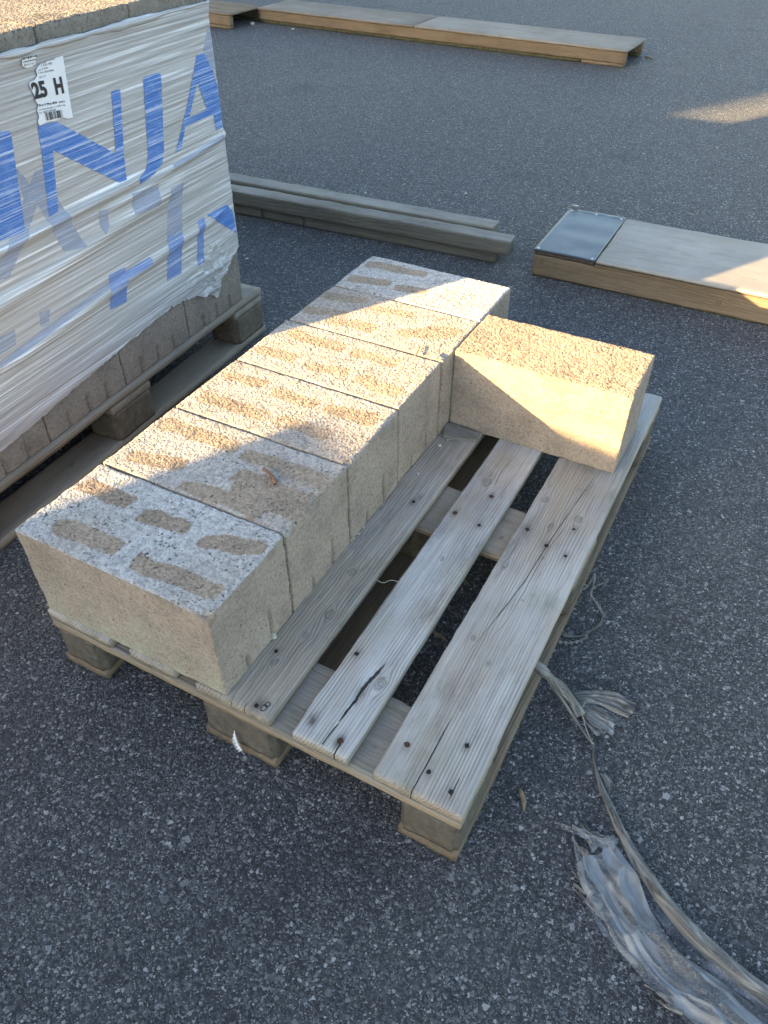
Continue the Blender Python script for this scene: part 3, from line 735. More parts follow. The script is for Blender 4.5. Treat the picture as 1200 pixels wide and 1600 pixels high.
film = obj('stretch_film', fme, M['film'], load)
# rolled upper hem
ss = np.arange(0.0, side1 + side2, 0.012); hx, hy, hnx, hny = film_path(ss)
hz = np.interp(ss, fs, fzt); hd = film_disp(FY0 + ss, hz)
rr = 0.0042 + 0.0025 * vnoise(np.stack([ss, 0 * ss, 0 * ss], 1), 22., 8)
hem = tube_mesh('rolled_hem', [(a + c * e, b + d2 * e, z) for a, b, c, d2, e, z in zip(hx, hy, hnx, hny, hd, hz)], list(np.maximum(rr, .002)), 8, 1.2)
uvl = hem.uv_layers.new(name='UVMap')
for lp_ in hem.loops: uvl.data[lp_.index].uv = (hem.vertices[lp_.vertex_index].co.y, hem.vertices[lp_.vertex_index].co.z * 3)
obj('rolled_hem', hem, M['film'], film)

def on_film(poly_sz, lift, step=0.006):
    """polygon (s,z) on the right-hand face, diced and laid over the creased film"""
    bm = bmesh.new()
    vs = [bm.verts.new((a, b, 0)) for a, b in poly_sz]
    bm.faces.new(vs)
    bmesh.ops.triangulate(bm, faces=bm.faces[:])
    xs = [p[0] for p in poly_sz]; zs = [p[1] for p in poly_sz]
    for a0, a1, no in ((min(xs), max(xs), (1, 0, 0)), (min(zs), max(zs), (0, 1, 0))):
        st = step * (2.0 if no[0] else .7)
        for q in np.arange(a0 + st, a1, st):
            bmesh.ops.bisect_plane(bm, geom=bm.verts[:] + bm.edges[:] + bm.faces[:], plane_co=(q * no[0], q * no[1], 0), plane_no=no, dist=1e-6)
    V = np.array([v.co[:] for v in bm.verts]); bm.verts.index_update()
    F = [tuple(v.index for v in f.verts) for f in bm.faces]; bm.free()
    sy = np.minimum(V[:, 0], FY1 + .02); s = sy - FY0; z = V[:, 1]
    x, y, nx, ny = film_path(s); d = film_disp(sy, z) + lift
    W = np.stack([x + nx * d, y + ny * d, z], 1)
    me = mesh_from('print', W, F, True)
    # faces towards +X
    if sum(p.normal.x * p.area for p in me.polygons) < 0: me.flip_normals()
    uvl = me.uv_layers.new(name='UVMap')
    for l in me.loops: uvl.data[l.index].uv = (V[l.vertex_index, 0], V[l.vertex_index, 1])
    return me
def rounded(poly, r=1.6, n=2):
    out = []; k = len(poly)
    for i in range(k):
        p0 = Vector(poly[i - 1]); p1 = Vector(poly[i]); p2 = Vector(poly[(i + 1) % k])
        a = p0 - p1; b = p2 - p1
        if a.length < 4 or b.length < 4: out.append(tuple(p1)); continue
        q0 = p1 + a.normalized() * min(r, a.length * .4); q2 = p1 + b.normalized() * min(r, b.length * .4)
        for j in range(n + 1):
            t = j / n; out.append(tuple(q0 * (1 - t) ** 2 + p1 * 2 * t * (1 - t) + q2 * t * t))
    return out
LETTERS = [
 ('blue', [(-40, 214), (-30, 208), (13, 204), (16, 212), (37, 357), (33, 362), (-20, 384)]),
 ('blue', [(57, 196), (87, 190), (179, 240), (172, 143), (186, 139), (192, 245), (196, 280), (184, 285), (80.6, 234), (89, 329), (75, 339), (63, 236)]),
 ('blue', [(222, 124), (224, 120), (247, 113), (250, 117), (255, 238), (252, 255), (241, 270), (226, 281), (215.6, 287), (214, 277), (224, 268), (228.5, 258), (229.5, 240)]),
 ('blue', [(306, 86), (309, 83), (317, 82), (332, 112), (340, 140), (347.5, 198), (337, 204), (332, 178), (288, 197), (282, 233), (273, 238), (291, 165)]),
]
A_HOLE = [(307, 129), (322, 170), (294, 184)]
GHOST = [
 ('blue_soft', [(168, 430), (194, 416), (194, 424), (231, 401), (234, 404), (234, 410), (229, 417), (196, 435), (197, 471), (171, 484)]),
 ('blue_soft', [(259, 370), (282, 361), (282, 427), (260, 440)]),
 ('blue_soft', [(306, 344), (316, 338), (316, 409), (306, 415)]),
 ('blue', [(320, 335), (352, 319), (362, 330), (368, 364)]),
 ('blue_ghost', [(262, 292), (284, 284), (282, 361), (259, 370)]),
 ('blue_ghost', [(202, 302), (246, 287), (246, 320), (206, 335)]),
 ('blue_ghost', [(53, 267), (66, 262), (75, 285), (132, 384), (98, 393), (57, 318), (40, 368), (14, 432), (-10, 440), (-6, 420)]),
 ('blue_ghost', [(24, 262), (37, 276), (46, 290), (36, 315), (30, 290)]),
 ('blue_ghost', [(152, 330), (166, 326), (168, 352), (160, 366), (154, 352)]),
 ('blue_ghost', [(-30, 585), (0, 563), (75, 507), (168, 440), (169, 450), (80, 516), (0, 574), (-30, 598)]),
 ('blue_ghost', [(-20, 535), (22, 515), (24, 538), (-20, 566)]),
 ('blue_ghost', [(60, 488), (77, 483), (75, 506), (62, 512)]),
 ('blue_ghost', [(268, 256), (345, 210), (348, 217), (268, 262)]),
 ('blue_ghost', [(314, 92), (324, 40), (332, 60), (336, 110)]),
]
def sz(poly): return [face_sz(*p) for p in poly]
for k, (mt, poly) in enumerate(LETTERS):
    if k == 3:
        # the last letter keeps its open counter: two halves round the hole
        L_ = [(306, 86), (311.5, 82.6), (307, 129), (294, 184), (308, 177.3), (309, 188.2), (288, 197), (282, 233), (273, 238), (291, 165)]
        R_ = [(311.5, 82.6), (317, 82), (332, 112), (340, 140), (347.5, 198), (337, 204), (332, 178), (309, 188.2), (308, 177.3), (322, 170), (307, 129)]
        ms = [on_film(sz(L_), .0010), on_film(sz(R_), .0010)]
        bm = bmesh.new(); bm.from_mesh(ms[0]); bm.from_mesh(ms[1]); me = bpy.data.meshes.new('print'); bm.to_mesh(me); bm.free()
        me.polygons.foreach_set('use_smooth', [True] * len(me.polygons))
    else: me = on_film(sz(rounded(poly)), .0010)
    obj('printed_letter', me, M[mt], film)
for k, (mt, poly) in enumerate(GHOST):
    obj('printed_letter', on_film(sz(rounded(poly, 1.2)), 0.0006 if mt == 'blue_ghost' else 0.0009), M[mt], film, label='faint blue lettering showing through the layers of film' if mt == 'blue_ghost' else None)

# torn paper label with its print
LAB = [(53, 108), (60, 99), (66, 98), (71, 95), (80, 93), (83, 90), (95, 86), (111, 183), (103, 185), (95, 183), (84, 188), (72, 190), (59, 196), (56, 190), (58, 182), (55, 172), (57, 163), (53, 158), (51, 150), (46, 140), (42, 132), (43, 128), (51, 124), (55, 118)]
lab = obj('label_sheet', on_film(sz(LAB), 0.0026, .02), M['paper'], film, label='torn white paper label reading 25 H')
LAB2 = [(29, 92), (51, 85), (51, 92), (52, 100), (46, 104), (38, 106), (31, 103), (29, 98)]
obj('label_sheet', on_film(sz(LAB2), 0.0026, .02), M['paper'], film, label='small torn scrap of the paper label')
def label_quad(x0, y0, x1, y1, x2, y2):       # baseline left, baseline right, top left in pixels -> frame on the film
    a = np.array(face_sz(x0, y0)); b = np.array(face_sz(x1, y1)); c = np.array(face_sz(x2, y2)); return a, b - a, c - a
def place_flat(me_xy, faces, frame, lift, name, mat):
    a, u, v = frame; V = me_xy
    P = a + V[:, :1] * u + V[:, 1:2] * v
    s = P[:, 0] - FY0; x, y, nx, ny = film_path(s); d = film_disp(P[:, 0], P[:, 1]) + lift
    me = mesh_from(name, np.stack([x + nx * d, y + ny * d, P[:, 1]], 1), faces)
    return obj(name, me, mat, film)
def text_print(txt, frame, lift=0.0036, name='label_text', bold=0.0):
    cu = bpy.data.curves.new('t', 'FONT'); cu.body = txt; cu.size = 1.0; cu.offset = bold; cu.resolution_u = 3
    o = bpy.data.objects.new('t', cu); COL.objects.link(o)
    dg = bpy.context.evaluated_depsgraph_get(); me = bpy.data.meshes.new_from_object(o.evaluated_get(dg))
    V = np.array([v.co[:] for v in me.vertices]); F = [tuple(p.vertices) for p in me.polygons]
    bpy.data.objects.remove(o); bpy.data.curves.remove(cu); bpy.data.meshes.remove(me)
    lo = V.min(0); hi = V.max(0); V = (V - lo) / np.maximum(hi - lo, 1e-6)
    return place_flat(V[:, :2], F, frame, lift, name, M['ink'])
text_print('25', label_quad(51, 155, 72.5, 150, 43, 129), bold=.045)
text_print('H', label_quad(84.5, 148, 97.5, 145, 79, 121.5), bold=.045)
text_print('5x19x40 cm', label_quad(57, 166, 97.5, 159, 56.5, 162.5), bold=.02)
text_print('st block/pall c:a 801 kg', label_quad(58, 173, 99, 165, 57.5, 169.5))
text_print('nr 20210240', label_quad(58, 177.5, 84, 172, 57.6, 174.5))
text_print('1 2 01 402', label_quad(61, 103.5, 78, 99.5, 60.5, 100))
text_print('ass 5 MPa', label_quad(56, 110.5, 72, 106.5, 55.7, 107.5))
text_print('d lum 20210204', label_quad(56, 115, 80.5, 110.5, 55.6, 112))
text_print('26,19', label_quad(57.5, 122, 68, 119.5, 57, 119))
text_print('FIN', label_quad(30, 92.5, 51, 87.5, 29.4, 89.8), bold=.03)
text_print('Betong', label_quad(33.5, 103, 48.5, 99.5, 33, 100))
place_flat(np.array([(0, 0), (1, 0), (1, 1), (0, 1)], float), [(0, 1, 2, 3)], label_quad(31, 96.8, 51, 92.6, 30.9, 95.6), .0036, 'label_text', M['ink'])
rbx = random.Random(3); V = []; F = []; q = 0.0
while q < 1:
    w_ = rbx.choice((.012, .02, .035)); k = len(V); V += [(q, 0), (min(1, q + w_), 0), (min(1, q + w_), 1), (q, 1)]; F.append((k, k + 1, k + 2, k + 3)); q += w_ + rbx.choice((.014, .025, .04))
place_flat(np.array(V), F, label_quad(69, 188, 96, 182.5, 66, 176), .0036, 'barcode', M['ink'])

# ------------------------------------------------------------------ timber and platforms further off
def simple_board(name, p0, p1, width, z0, z1, mat, parent=None, seed=0, res=(0.03, 0.010, 0.010), knots=(), worn=.002, cracks=(), stains=()):
    """straight timber: front edge from p0 to p1 on plan, going back by width"""
    p0 = np.array(p0); p1 = np.array(p1); L = np.linalg.norm(p1 - p0); a = math.atan2(*(p1 - p0)[::-1])
    me = board_mesh(name, L, width, z1 - z0, res, seed, knots, cracks, stains, worn)
    return obj(name, me, mat, parent, (p0[0], p0[1], z0), a)
bl, br_ = (-1.75, 1.892), (0.05, 1.998)
dirb = np.array([br_[0] - bl[0], br_[1] - bl[1]]); dirb /= np.linalg.norm(dirb)
def bpt(x, dy=0.0):
    return (x, bl[1] + (x - bl[0]) * dirb[1] / dirb[0] + dy)
tag(simple_board('timber_beam', bpt(-.731, .007), bpt(.05, .007), .072, 0, .044, M['beam'], None, 301, (0.02, .009, .009), [(.35, .03, .01)]), 'long low grey timber on the asphalt under the dark beam', 'timber', 'timber stacked on the asphalt')
tag(simple_board('timber_beam', bpt(-.918, .007), bpt(-.734, .007), .072, 0, .044, M['beam'], None, 302, (0.02, .009, .009)), 'short timber offcut under the dark beam, between two butt joints', 'timber', 'timber stacked on the asphalt')
tag(simple_board('timber_beam', bpt(-1.75, .007), bpt(-.921, .007), .072, 0, .044, M['beam'], None, 303, (0.02, .009, .009)), 'low grey timber running from the short offcut to behind the wrapped load', 'timber', 'timber stacked on the asphalt')
tag(simple_board('timber_beam', bpt(-1.8, -.004), bpt(.103, -.010), .066, .0435, .097, M['beam'], None, 304, (0.012, .006, .006), [(.62, .03, .012), (1.3, .025, .014), (1.62, .04, .01)], .0016), 'dark grey weathered beam lying on top of the low timbers', 'timber', 'timber stacked on the asphalt')
tag(simple_board('timber_beam', (-1.85, 1.990), (.003, 2.078), .072, 0, .097, M['pale_beam'], None, 305, (0.012, .006, .006), [(.85, .03, .01), (1.2, .04, .01)], .0016), 'pale grey timber lying behind the dark beam', 'timber', 'timber stacked on the asphalt')

# low box with plywood lid and black end plate
bx = thing('plywood_topped_box', 'low timber box with weathered plywood lid and black plate at its end', 'box platform', (0.197, 1.977, 0), math.atan2(.013, .78))
def part_board(name, parent, x0, x1, y0, y1, z0, z1, mat, seed, res=(0.02, .008, .008), knots=(), worn=.0015, label=None):
    me = board_mesh(name, x1 - x0, y1 - y0, z1 - z0, res, seed, knots, (), (), worn)
    return obj(name, me, mat, parent, (x0, y0, z0), 0, label)
# side boards stand on edge: build them lying flat and turn them up so that their face shows the grain
def upright_board(name, parent, x0, x1, yf, thick, z0, z1, mat, seed, knots=(), res=(0.012, .005, .01)):
    me = board_mesh(name, x1 - x0, z1 - z0, thick, res, seed, knots, (), (), .0015)
    o = obj(name, me, mat, parent, (x0, yf + thick, z0)); o.rotation_euler = (math.pi / 2, 0, 0); return o
upright_board('side_board', bx, 0, 2.0, 0, .045, .006, .079, M['brown_board'], 311, [(.62, .038, .011), (.03, .05, .008), (1.3, .03, .01)], (.008, .004, .01))
upright_board('side_board', bx, 0, 2.0, .365, .045, .006, .079, M['brown_board'], 312)
upright_board('end_board', bx, .003, .040, .046, .318, .006, .0785, M['brown_board'], 313)
part_board('mossy_sill', bx, 0.002, 2.0, .004, .05, 0, .0065, M['moss'], 314)
part_board('mossy_sill', bx, 0.002, 2.0, .36, .405, 0, .0065, M['moss'], 315)
part_board('plywood_lid', bx, .2115, 2.0, -.003, .411, .0890, .0975, M['ply'], 316, (.02, .02, .0085), [(.35, .2, .006), (.8, .1, .007)])
part_board('plywood_layer', bx, .2105, 2.0, -.001, .409, .0835, .0882, M['ply_edge'], 317, (.05, .05, .005))
part_board('plywood_layer', bx, .2115, 2.0, -.004, .411, .0785, .0830, M['brown_board'], 318, (.05, .05, .005))
part_board('plate_packing', bx, .001, .2085, -.001, .409, .0785, .0935, M['ply_edge'], 319, (.03, .03, .008))
V_, N_, F_ = lattice_box((.210, .416, .0035), (.0105, .0104, .0035))
V_[:, 2] += .0012 * vnoise(V_ * np.array([1, 1, 0]), 14., 4) + np.where(V_[:, 1] > .40, .004 * np.abs(vnoise(V_ * np.array([1, 1, 0]), 40., 5)), 0)
V_[:, 1] += np.where(V_[:, 1] > .41, .004 * vnoise(V_ * np.array([1, 0, 0]), 60., 6), 0)
pl = obj('black_plate', mesh_from('black_plate', V_, F_, True), M['plate'], bx, (-.001, -.004, .0940))
def screw_mesh():
    bm = bmesh.new(); bmesh.ops.create_cone(bm, cap_ends=True, segments=12, radius1=.0042, radius2=.003, depth=.0022); me = bpy.data.meshes.new('screw'); bm.to_mesh(me); bm.free(); me.materials.append(M['screw']); return me
SC = screw_mesh()
for (x, y) in [(.012, .014), (.198, .014), (.012, .395), (.105, .398), (.198, .398)]: obj('screw', SC, None, pl, (x, y, .0046))
obj('bracket', boxes_mesh('bracket', [(0, .028, 0, .003, 0, .022), (0, .028, -.02, .0, 0, .003)], .0008), M['screw'], bx, (.0, .416, .0880))

# long hollow platform and its neighbour
def platform(name, label, p0, p1, depth, extra=0):
    p0 = np.array(p0); p1 = np.array(p1); L = np.linalg.norm(p1 - p0); a = math.atan2(p1[1] - p0[1], p1[0] - p0[0])
    t = thing(name, label, 'platform', (p0[0], p0[1], 0), a)
    upright_board('side_board', t, 0, L - .006, 0, .04, .021, .087, M['brown_board'], 330 + extra, [(L * .3, .03, .01), (L * .7, .04, .012)], (.03, .008, .01))
    upright_board('side_board', t, 0, L - .006, depth - .04, .04, .021, .087, M['brown_board'], 331 + extra, (), (.05, .011, .01))
    part_board('sill_board', t, 0, L - .30, .003, .05, 0, .0205, M['moss'], 332 + extra, (.04, .02, .01)); part_board('sill_board', t, L - .297, L - .012, .001, .05, 0, .0205, M['brown_board'], 333 + extra, (.04, .02, .01))
    part_board('sill_board', t, 0, L - .012, depth - .05, depth, 0, .0205, M['moss'], 334 + extra, (.04, .02, .01))
    n = 2 if extra == 0 else 3
    if extra == 0:
        part_board('top_sheet', t, 0, L * .47, -.008, depth + .006, .0865, .100, M['old_ply'], 335, (.05, .03, .0065)); part_board('top_sheet', t, L * .47 + .003, L, -.006, depth + .008, .0865, .1005, M['mid_ply'], 336, (.05, .03, .0065))
    else:
        for k in range(n): part_board('top_board', t, 0, L, k * depth / n + .002, (k + 1) * depth / n - .004, .0865, .100, M['brown_board'], 340 + k, (.05, .02, .0065))
    return t
platform('hollow_platform', 'long low hollow platform with sheet top and open end, far out on the asphalt', (-3.226, 5.203), (-.318, 5.121), .41)
platform('hollow_platform', 'dark planked low platform end-on to the long sheet-topped one', (-5.2, 4.93), (-3.243, 4.871), .42, 20)

# ------------------------------------------------------------------ torn film on the ground
def loft(name, left, right, n_len, n_w, z_fn, seed=0, ragged0=0.0, ragged1=0.0):
    """surface between two plan curves (lists of world xy); z_fn(t, u) height"""
    def resample(pts, n):
        pts = np.array(pts, float); d = np.r_[0, np.cumsum(np.linalg.norm(np.diff(pts, axis=0), axis=1))]
        # smooth through the points
        t = np.linspace(0, d[-1], n); return np.stack([np.interp(t, d, pts[:, k]) for k in range(pts.shape[1])], 1)
    def smooth(p, k=3):
        for _ in range(k): q = p.copy(); q[1:-1] = (p[:-2] + 2 * p[1:-1] + p[2:]) / 4; p = q
        return p
    A = smooth(resample(left, n_len), 6); B = smooth(resample(right, n_len), 6)
    U = np.linspace(0, 1, n_w); T = np.linspace(0, 1, n_len)
    TT, UU = np.meshgrid(T, U, indexing='ij')
    if ragged0 or ragged1:
        rg = vnoise(np.stack([U * 5, 0 * U, 0 * U + seed], 1), 1.0, seed) ; rg2 = vnoise(np.stack([U * 13, 0 * U, 0 * U + seed], 1), 1.0, seed + 1)
        lo = ragged0 * (0.5 + 0.35 * rg + .35 * rg2); hi = 1 - ragged1 * (0.5 + 0.35 * rg + .35 * rg2)
        TT = lo[None, :] + TT * (hi - lo)[None, :]
    def at(C, t): x = t * (n_len - 1); return np.stack([np.interp(x, np.arange(n_len), C[:, k]) for k in range(C.shape[1])], -1)
    PA = at(A, TT); PB_ = at(B, TT); P = PA * (1 - UU[..., None]) + PB_ * UU[..., None]
    Z = z_fn(TT, UU)
    if P.shape[-1] == 3: Z = Z + P[..., 2]
    V = np.stack([P[..., 0], P[..., 1], Z], -1).reshape(-1, 3)
    I = np.arange(n_len * n_w).reshape(n_len, n_w)
    F = np.stack([I[:-1, :-1], I[1:, :-1], I[1:, 1:], I[:-1, 1:]], -1).reshape(-1, 4)
    me = mesh_from(name, V, F, True)
    uvl = me.uv_layers.new(name='UVMap'); li = np.empty(len(me.loops), dtype=np.int32); me.loops.foreach_get('vertex_index', li)
    L = np.linalg.norm(np.diff(A, axis=0), axis=1).sum(); W = np.linalg.norm(A - B, axis=1).mean()
    uv = np.stack([TT.ravel() * L, UU.ravel() * W], 1)
    uvl.data.foreach_set('uv', uv[li].astype(np.float32).ravel())
    return me
def G(*pts): return [tuple(on_z(x, y, 0.0)[:2]) for x, y in pts]
def folds(seed, amp, nw, base=.003, along=2.0, arch=0.0):
    def f(T, U):
        P = np.stack([T.ravel() * along, U.ravel() * nw, 0 * T.ravel() + seed], 1)
        r = ((1 - np.abs(vnoise(P, 1.0, seed))) ** 2.5).reshape(T.shape); r2 = ((1 - np.abs(vnoise(P * np.array([2.3, 2.6, 1]), 1.0, seed + 1))) ** 3).reshape(T.shape)
        return base + amp * r + amp * .35 * r2 + arch * np.sin(np.pi * np.clip(U, 0, 1))
    return f
rag = thing('torn_film_sheet', 'long strip of torn dirty clear film with frayed end lying on the asphalt', 'plastic film', tuple(on_z(1000, 1400, 0)))
def rag_part(name, me, mat):
    o = obj(name, me, mat, rag); o.matrix_parent_inverse = Matrix.Translation(-Vector(rag.location)); return o
# broad crumpled sheet
rag_part('crumpled_sheet', loft('crumpled_sheet', G((893, 1345), (905, 1392), (958, 1482), (1036, 1562), (1120, 1635), (1230, 1720)),
         G((955, 1305), (985, 1365), (1012, 1425), (1060, 1490), (1150, 1552), (1260, 1640)), 150, 50, folds(3, .017, 2.6, .002, 4.0, .006), 3, .05), M['rag'])
rag_part('crumpled_sheet', loft('crumpled_sheet', G((905, 1400), (960, 1488), (1036, 1566), (1120, 1640)), G((935, 1405), (1000, 1475), (1075, 1545), (1180, 1640)), 90, 30, folds(4, .006, 1.6, .001, 4), 4, .06), M['rag_thin'])
rag_part('crumpled_sheet', loft('crumpled_sheet', G((960, 1290), (985, 1355), (1015, 1420), (1065, 1488), (1155, 1555), (1260, 1640)), G((966, 1288), (1006, 1352), (1060, 1425), (1120, 1490), (1200, 1552), (1290, 1610)), 100, 30, folds(5, .009, 1.8, .001, 2.5), 5), M['rag_thin'])
# rolled edge that thins to a string
rope = [(927, 1163), (926, 1185), (931, 1207), (938, 1232), (952, 1262), (968, 1300), (995, 1350), (1030, 1402), (1072, 1452), (1118, 1498), (1168, 1540), (1215, 1572), (1290, 1620)]
rp = [on_z(x, y, 0) for x, y in rope]; wid = [.0012, .0012, .0018, .005, .0065, .0075, .009, .010, .0115, .0125, .012, .012, .012]
lf, rg = [], []
for i, p in enumerate(rp):
    d = rp[min(i + 1, len(rp) - 1)] - rp[max(i - 1, 0)]; nrm_ = np.array([-d[1], d[0]]) / np.linalg.norm(d[:2]); lf.append(tuple(p[:2] + nrm_ * wid[i])); rg.append(tuple(p[:2] - nrm_ * wid[i]))
def rope_z(T, U): return .003 + (.004 + .014 * np.clip(T * 1.6, 0, 1)) * np.sqrt(np.clip(1 - (2 * U - 1) ** 2, 0, 1)) + .0022 * vnoise(np.stack([T.ravel() * 14, U.ravel() * 9, 0 * T.ravel()], 1), 1.0, 9).reshape(T.shape)
rag_part('rolled_edge', loft('rolled_edge', lf, rg, 150, 16, rope_z, 6), M['rag_rope'])
rag_part('small_tatter', loft('small_tatter', G((934, 1208), (944, 1225), (950, 1240)), G((950, 1215), (957, 1222), (951, 1245)), 16, 10, folds(7, .006, 3, .004), 7, .2), M['rag_rope'])
# frayed spikes at the torn end
rs_ = random.Random(8)
SP = [((960, 1322), (865, 1287), 10), ((958, 1330), (885, 1300), 8), ((930, 1330), (893, 1292), 7), ((925, 1320), (905, 1289), 6), ((910, 1360), (893, 1310), 7), ((918, 1345), (900, 1325), 8), ((925, 1400), (893, 1365), 8), ((940, 1420), (895, 1383), 9), ((930, 1395), (897, 1372), 6), ((965, 1318), (912, 1302), 7), ((935, 1310), (912, 1292), 5), ((950, 1440), (893, 1392), 7), ((1050, 1570), (1005, 1540), 6), ((1065, 1585), (1020, 1562), 6)]
for (a, b, w_) in SP:
    a_ = np.array(a, float); b_ = np.array(b, float); n_ = np.array([-(b_ - a_)[1], (b_ - a_)[0]]); n_ /= np.linalg.norm(n_); m_ = (a_ + b_) / 2 + n_ * rs_.uniform(-4, 4)
    rag_part('frayed_tip', loft('frayed_tip', G(tuple(a_ + n_ * w_), tuple(m_ + n_ * w_ * .55), tuple(b_)), G(tuple(a_ - n_ * w_), tuple(m_ - n_ * w_ * .5), tuple(b_ - n_ * .6)), 22, 8, folds(rs_.randint(10, 90), .008, 2, .003, 3), 1), M['rag'] if rs_.random() < .3 else M['rag_rope'])

fan = thing('film_tassel', 'twisted dirty film tail hanging from the pallet side, fanned out on the asphalt', 'plastic film', tuple(on_z(900, 1090, 0)))
def fan_part(name, me, mat):
    o = obj(name, me, mat, fan); o.matrix_parent_inverse = Matrix.Translation(-Vector(fan.location)); return o
st1 = np.array([0.812, on_z(846, 1048, .098)[1], .098]); st0 = st1 + np.array([-.045, .012, .006])
tail = [tuple(st0 + np.array([-.03, -.01, .002])), tuple(st0), tuple(st1)] + [tuple(on_z(x, y, z)) for x, y, z in ((866, 1064, .062), (884, 1082, .040), (898, 1100, .022), (908, 1118, .014))]
def dens(pts, n):
    pts = np.array(pts); d = np.r_[0, np.cumsum(np.linalg.norm(np.diff(pts, axis=0), axis=1))]; t = np.linspace(0, d[-1], n); P = np.stack([np.interp(t, d, pts[:, k]) for k in range(3)], 1)
    for _ in range(4): P[1:-1] = (P[:-2] + 2 * P[1:-1] + P[2:]) / 4
    return P
def uv_tube(me, seg):
    uvl = me.uv_layers.new(name='UVMap')
    for l in me.loops:
        i = l.vertex_index; uvl.data[l.index].uv = ((i // seg) * .006, (i % seg) * .004)
    return me
T_ = dens(tail, 30); rr_ = [.0095 + .0015 * math.sin(i * .7) for i in range(30)]
fan_part('twisted_tail', uv_tube(tube_mesh('twisted_tail', T_, rr_, 12, .8), 12), M['rag_rope'])
T2 = dens([tail[2]] + [tuple(on_z(x, y, z)) for x, y, z in ((870, 1082, .045), (890, 1110, .02), (908, 1138, .008), (926, 1162, .004))], 24)
fan_part('twisted_tail', uv_tube(tube_mesh('twisted_tail', T2, [.0048 - .0028 * i / 23 for i in range(24)], 8, .8), 8), M['rag_rope'])
fan_part('fan_flap', loft('fan_flap', G((893, 1088), (925, 1084), (962, 1092), (992, 1108)), G((902, 1104), (935, 1108), (965, 1124), (986, 1132)), 40, 26, folds(21, .010, 9, .010, 1.5), 21, 0, .16), M['rag_rope'])
fan_part('fan_flap', loft('fan_flap', G((897, 1098), (925, 1104), (960, 1120), (984, 1138)), G((903, 1118), (915, 1135), (926, 1150), (934, 1158)), 44, 34, folds(22, .008, 11, .006, 1.5), 22, 0, .14), M['rag'])
fan_part('fan_flap', loft('fan_flap', G((897, 1102), (930, 1115), (965, 1135)), G((902, 1116), (920, 1140), (940, 1152)), 40, 24, folds(23, .006, 12, .012, 1.5), 23, 0, .3), M['rag_rope'])
fan_part('loose_thread', tube_mesh('loose_thread', dens([tuple(on_z(x, y, .022)) for x, y in ((915, 1097), (908, 1108), (912, 1125), (918, 1145), (927, 1163))], 24), .0006, 5), M['crumb'])
# curl of film strip
lp2 = thing('film_curl', 'thin looped strand of twisted film beside the pallet edge', 'plastic film', tuple(on_z(930, 950, 0)))
def curl(pts, r, nm='strand'):
    P = dens([tuple(on_z(x, y, z)) for x, y, z in pts], 40); me = uv_tube(tube_mesh(nm, P, [r * (.75 + .35 * math.sin(i * .9)) for i in range(40)], 7, .7), 7)
    o = obj(nm, me, M['rag_rope'], lp2); o.matrix_parent_inverse = Matrix.Translation(-Vector(lp2.location))
curl([(929, 896, .05), (928, 915, .04), (920, 930, .03), (930, 940, .02), (943, 960, .008), (940, 975, .006), (925, 985, .005), (908, 994, .004), (895, 995, .004), (876, 991, .006)], .0034)
curl([(922, 930, .03), (934, 945, .016), (944, 962, .008)], .0042)
curl([(917, 930, .03), (932, 915, .03), (950, 908, .02)], .0022)
curl([(872, 1003, .006), (890, 1005, .005), (905, 1001, .004), (917, 995, .004)], .0045)
curl([(905, 925, .06), (916, 918, .055), (925, 905, .05), (929, 896, .05)], .0022)
# thread caught between the deck boards
P_ = dens([tuple(on_z(x, y, z)) for x, y, z in ((588, 905, .143), (594, 910, .146), (602, 911, .147), (608, 906, .147), (616, 907, .146), (622, 909, .1465))], 24)
tag(obj('loose_thread', tube_mesh('loose_thread', P_, .0005, 5), M['crumb']), 'fine white thread caught on the edge of a bare deck board', 'thread')

# ------------------------------------------------------------------ small things
def ico(seed, r, sub=1, sq=(1, 1, .7)):
    bm = bmesh.new(); bmesh.ops.create_icosphere(bm, subdivisions=sub, radius=1.0); rs = random.Random(seed)
    for v in bm.verts:
        k = r * rs.uniform(.65, 1.2); v.co = Vector((v.co.x * k * sq[0], v.co.y * k * sq[1], v.co.z * k * sq[2]))
    me = bpy.data.meshes.new('stone'); bm.to_mesh(me); bm.free(); return me
def chip_at(px, py, z, r, seed, label, name='concrete_crumb', mat='crumb', cat='crumb', group='concrete crumbs dropped on the pallet deck'):
    p = on_z(px, py, z); tag(obj(name, ico(seed, r, 2), M[mat], None, (p[0], p[1], z + r * .5), seed), label, cat, group)
for i, (x, y, r) in enumerate([(427, 996, .0058), (422, 999, .0035), (687, 697, .0048), (682, 672, .005), (688, 674, .0035), (700, 688, .003), (653, 741, .003), (548, 845, .004), (553, 842, .003), (560, 835, .003), (568, 825, .003), (697, 670, .004)]):
    chip_at(x, y, .1445, r, 400 + i, 'small pale concrete crumb lying on the left bare deck board against the row')
# wedge of broken wood under the crosswise block
wp = [on_z(x, y, .1445) for x, y in ((692, 684), (696, 664), (748, 682), (744, 691), (715, 690))]
V = [tuple(p) for p in wp] + [(p[0], p[1], p[2] + .010) for p in wp]; n5 = 5
F = [tuple(range(n5))[::-1], tuple(range(n5, 2 * n5))] + [(i, (i + 1) % n5, (i + 1) % n5 + n5, i + n5) for i in range(n5)]
wm = mesh_from('wood_wedge', np.array(V), F)
for nm in ('g', 'kd', 'stain', 'edge', 'c0', 'c1', 'c2', 'c3'): add_attr(wm, nm, [v[0] for v in V] if nm == 'g' else [3.0] * len(V) if nm == 'kd' else [0.0] * len(V) if nm in ('stain', 'edge') else [40.0] * len(V))
tag(obj('wood_wedge', wm, M['under']), 'broken flat piece of grey wood by the foot of the crosswise block', 'wood scrap')
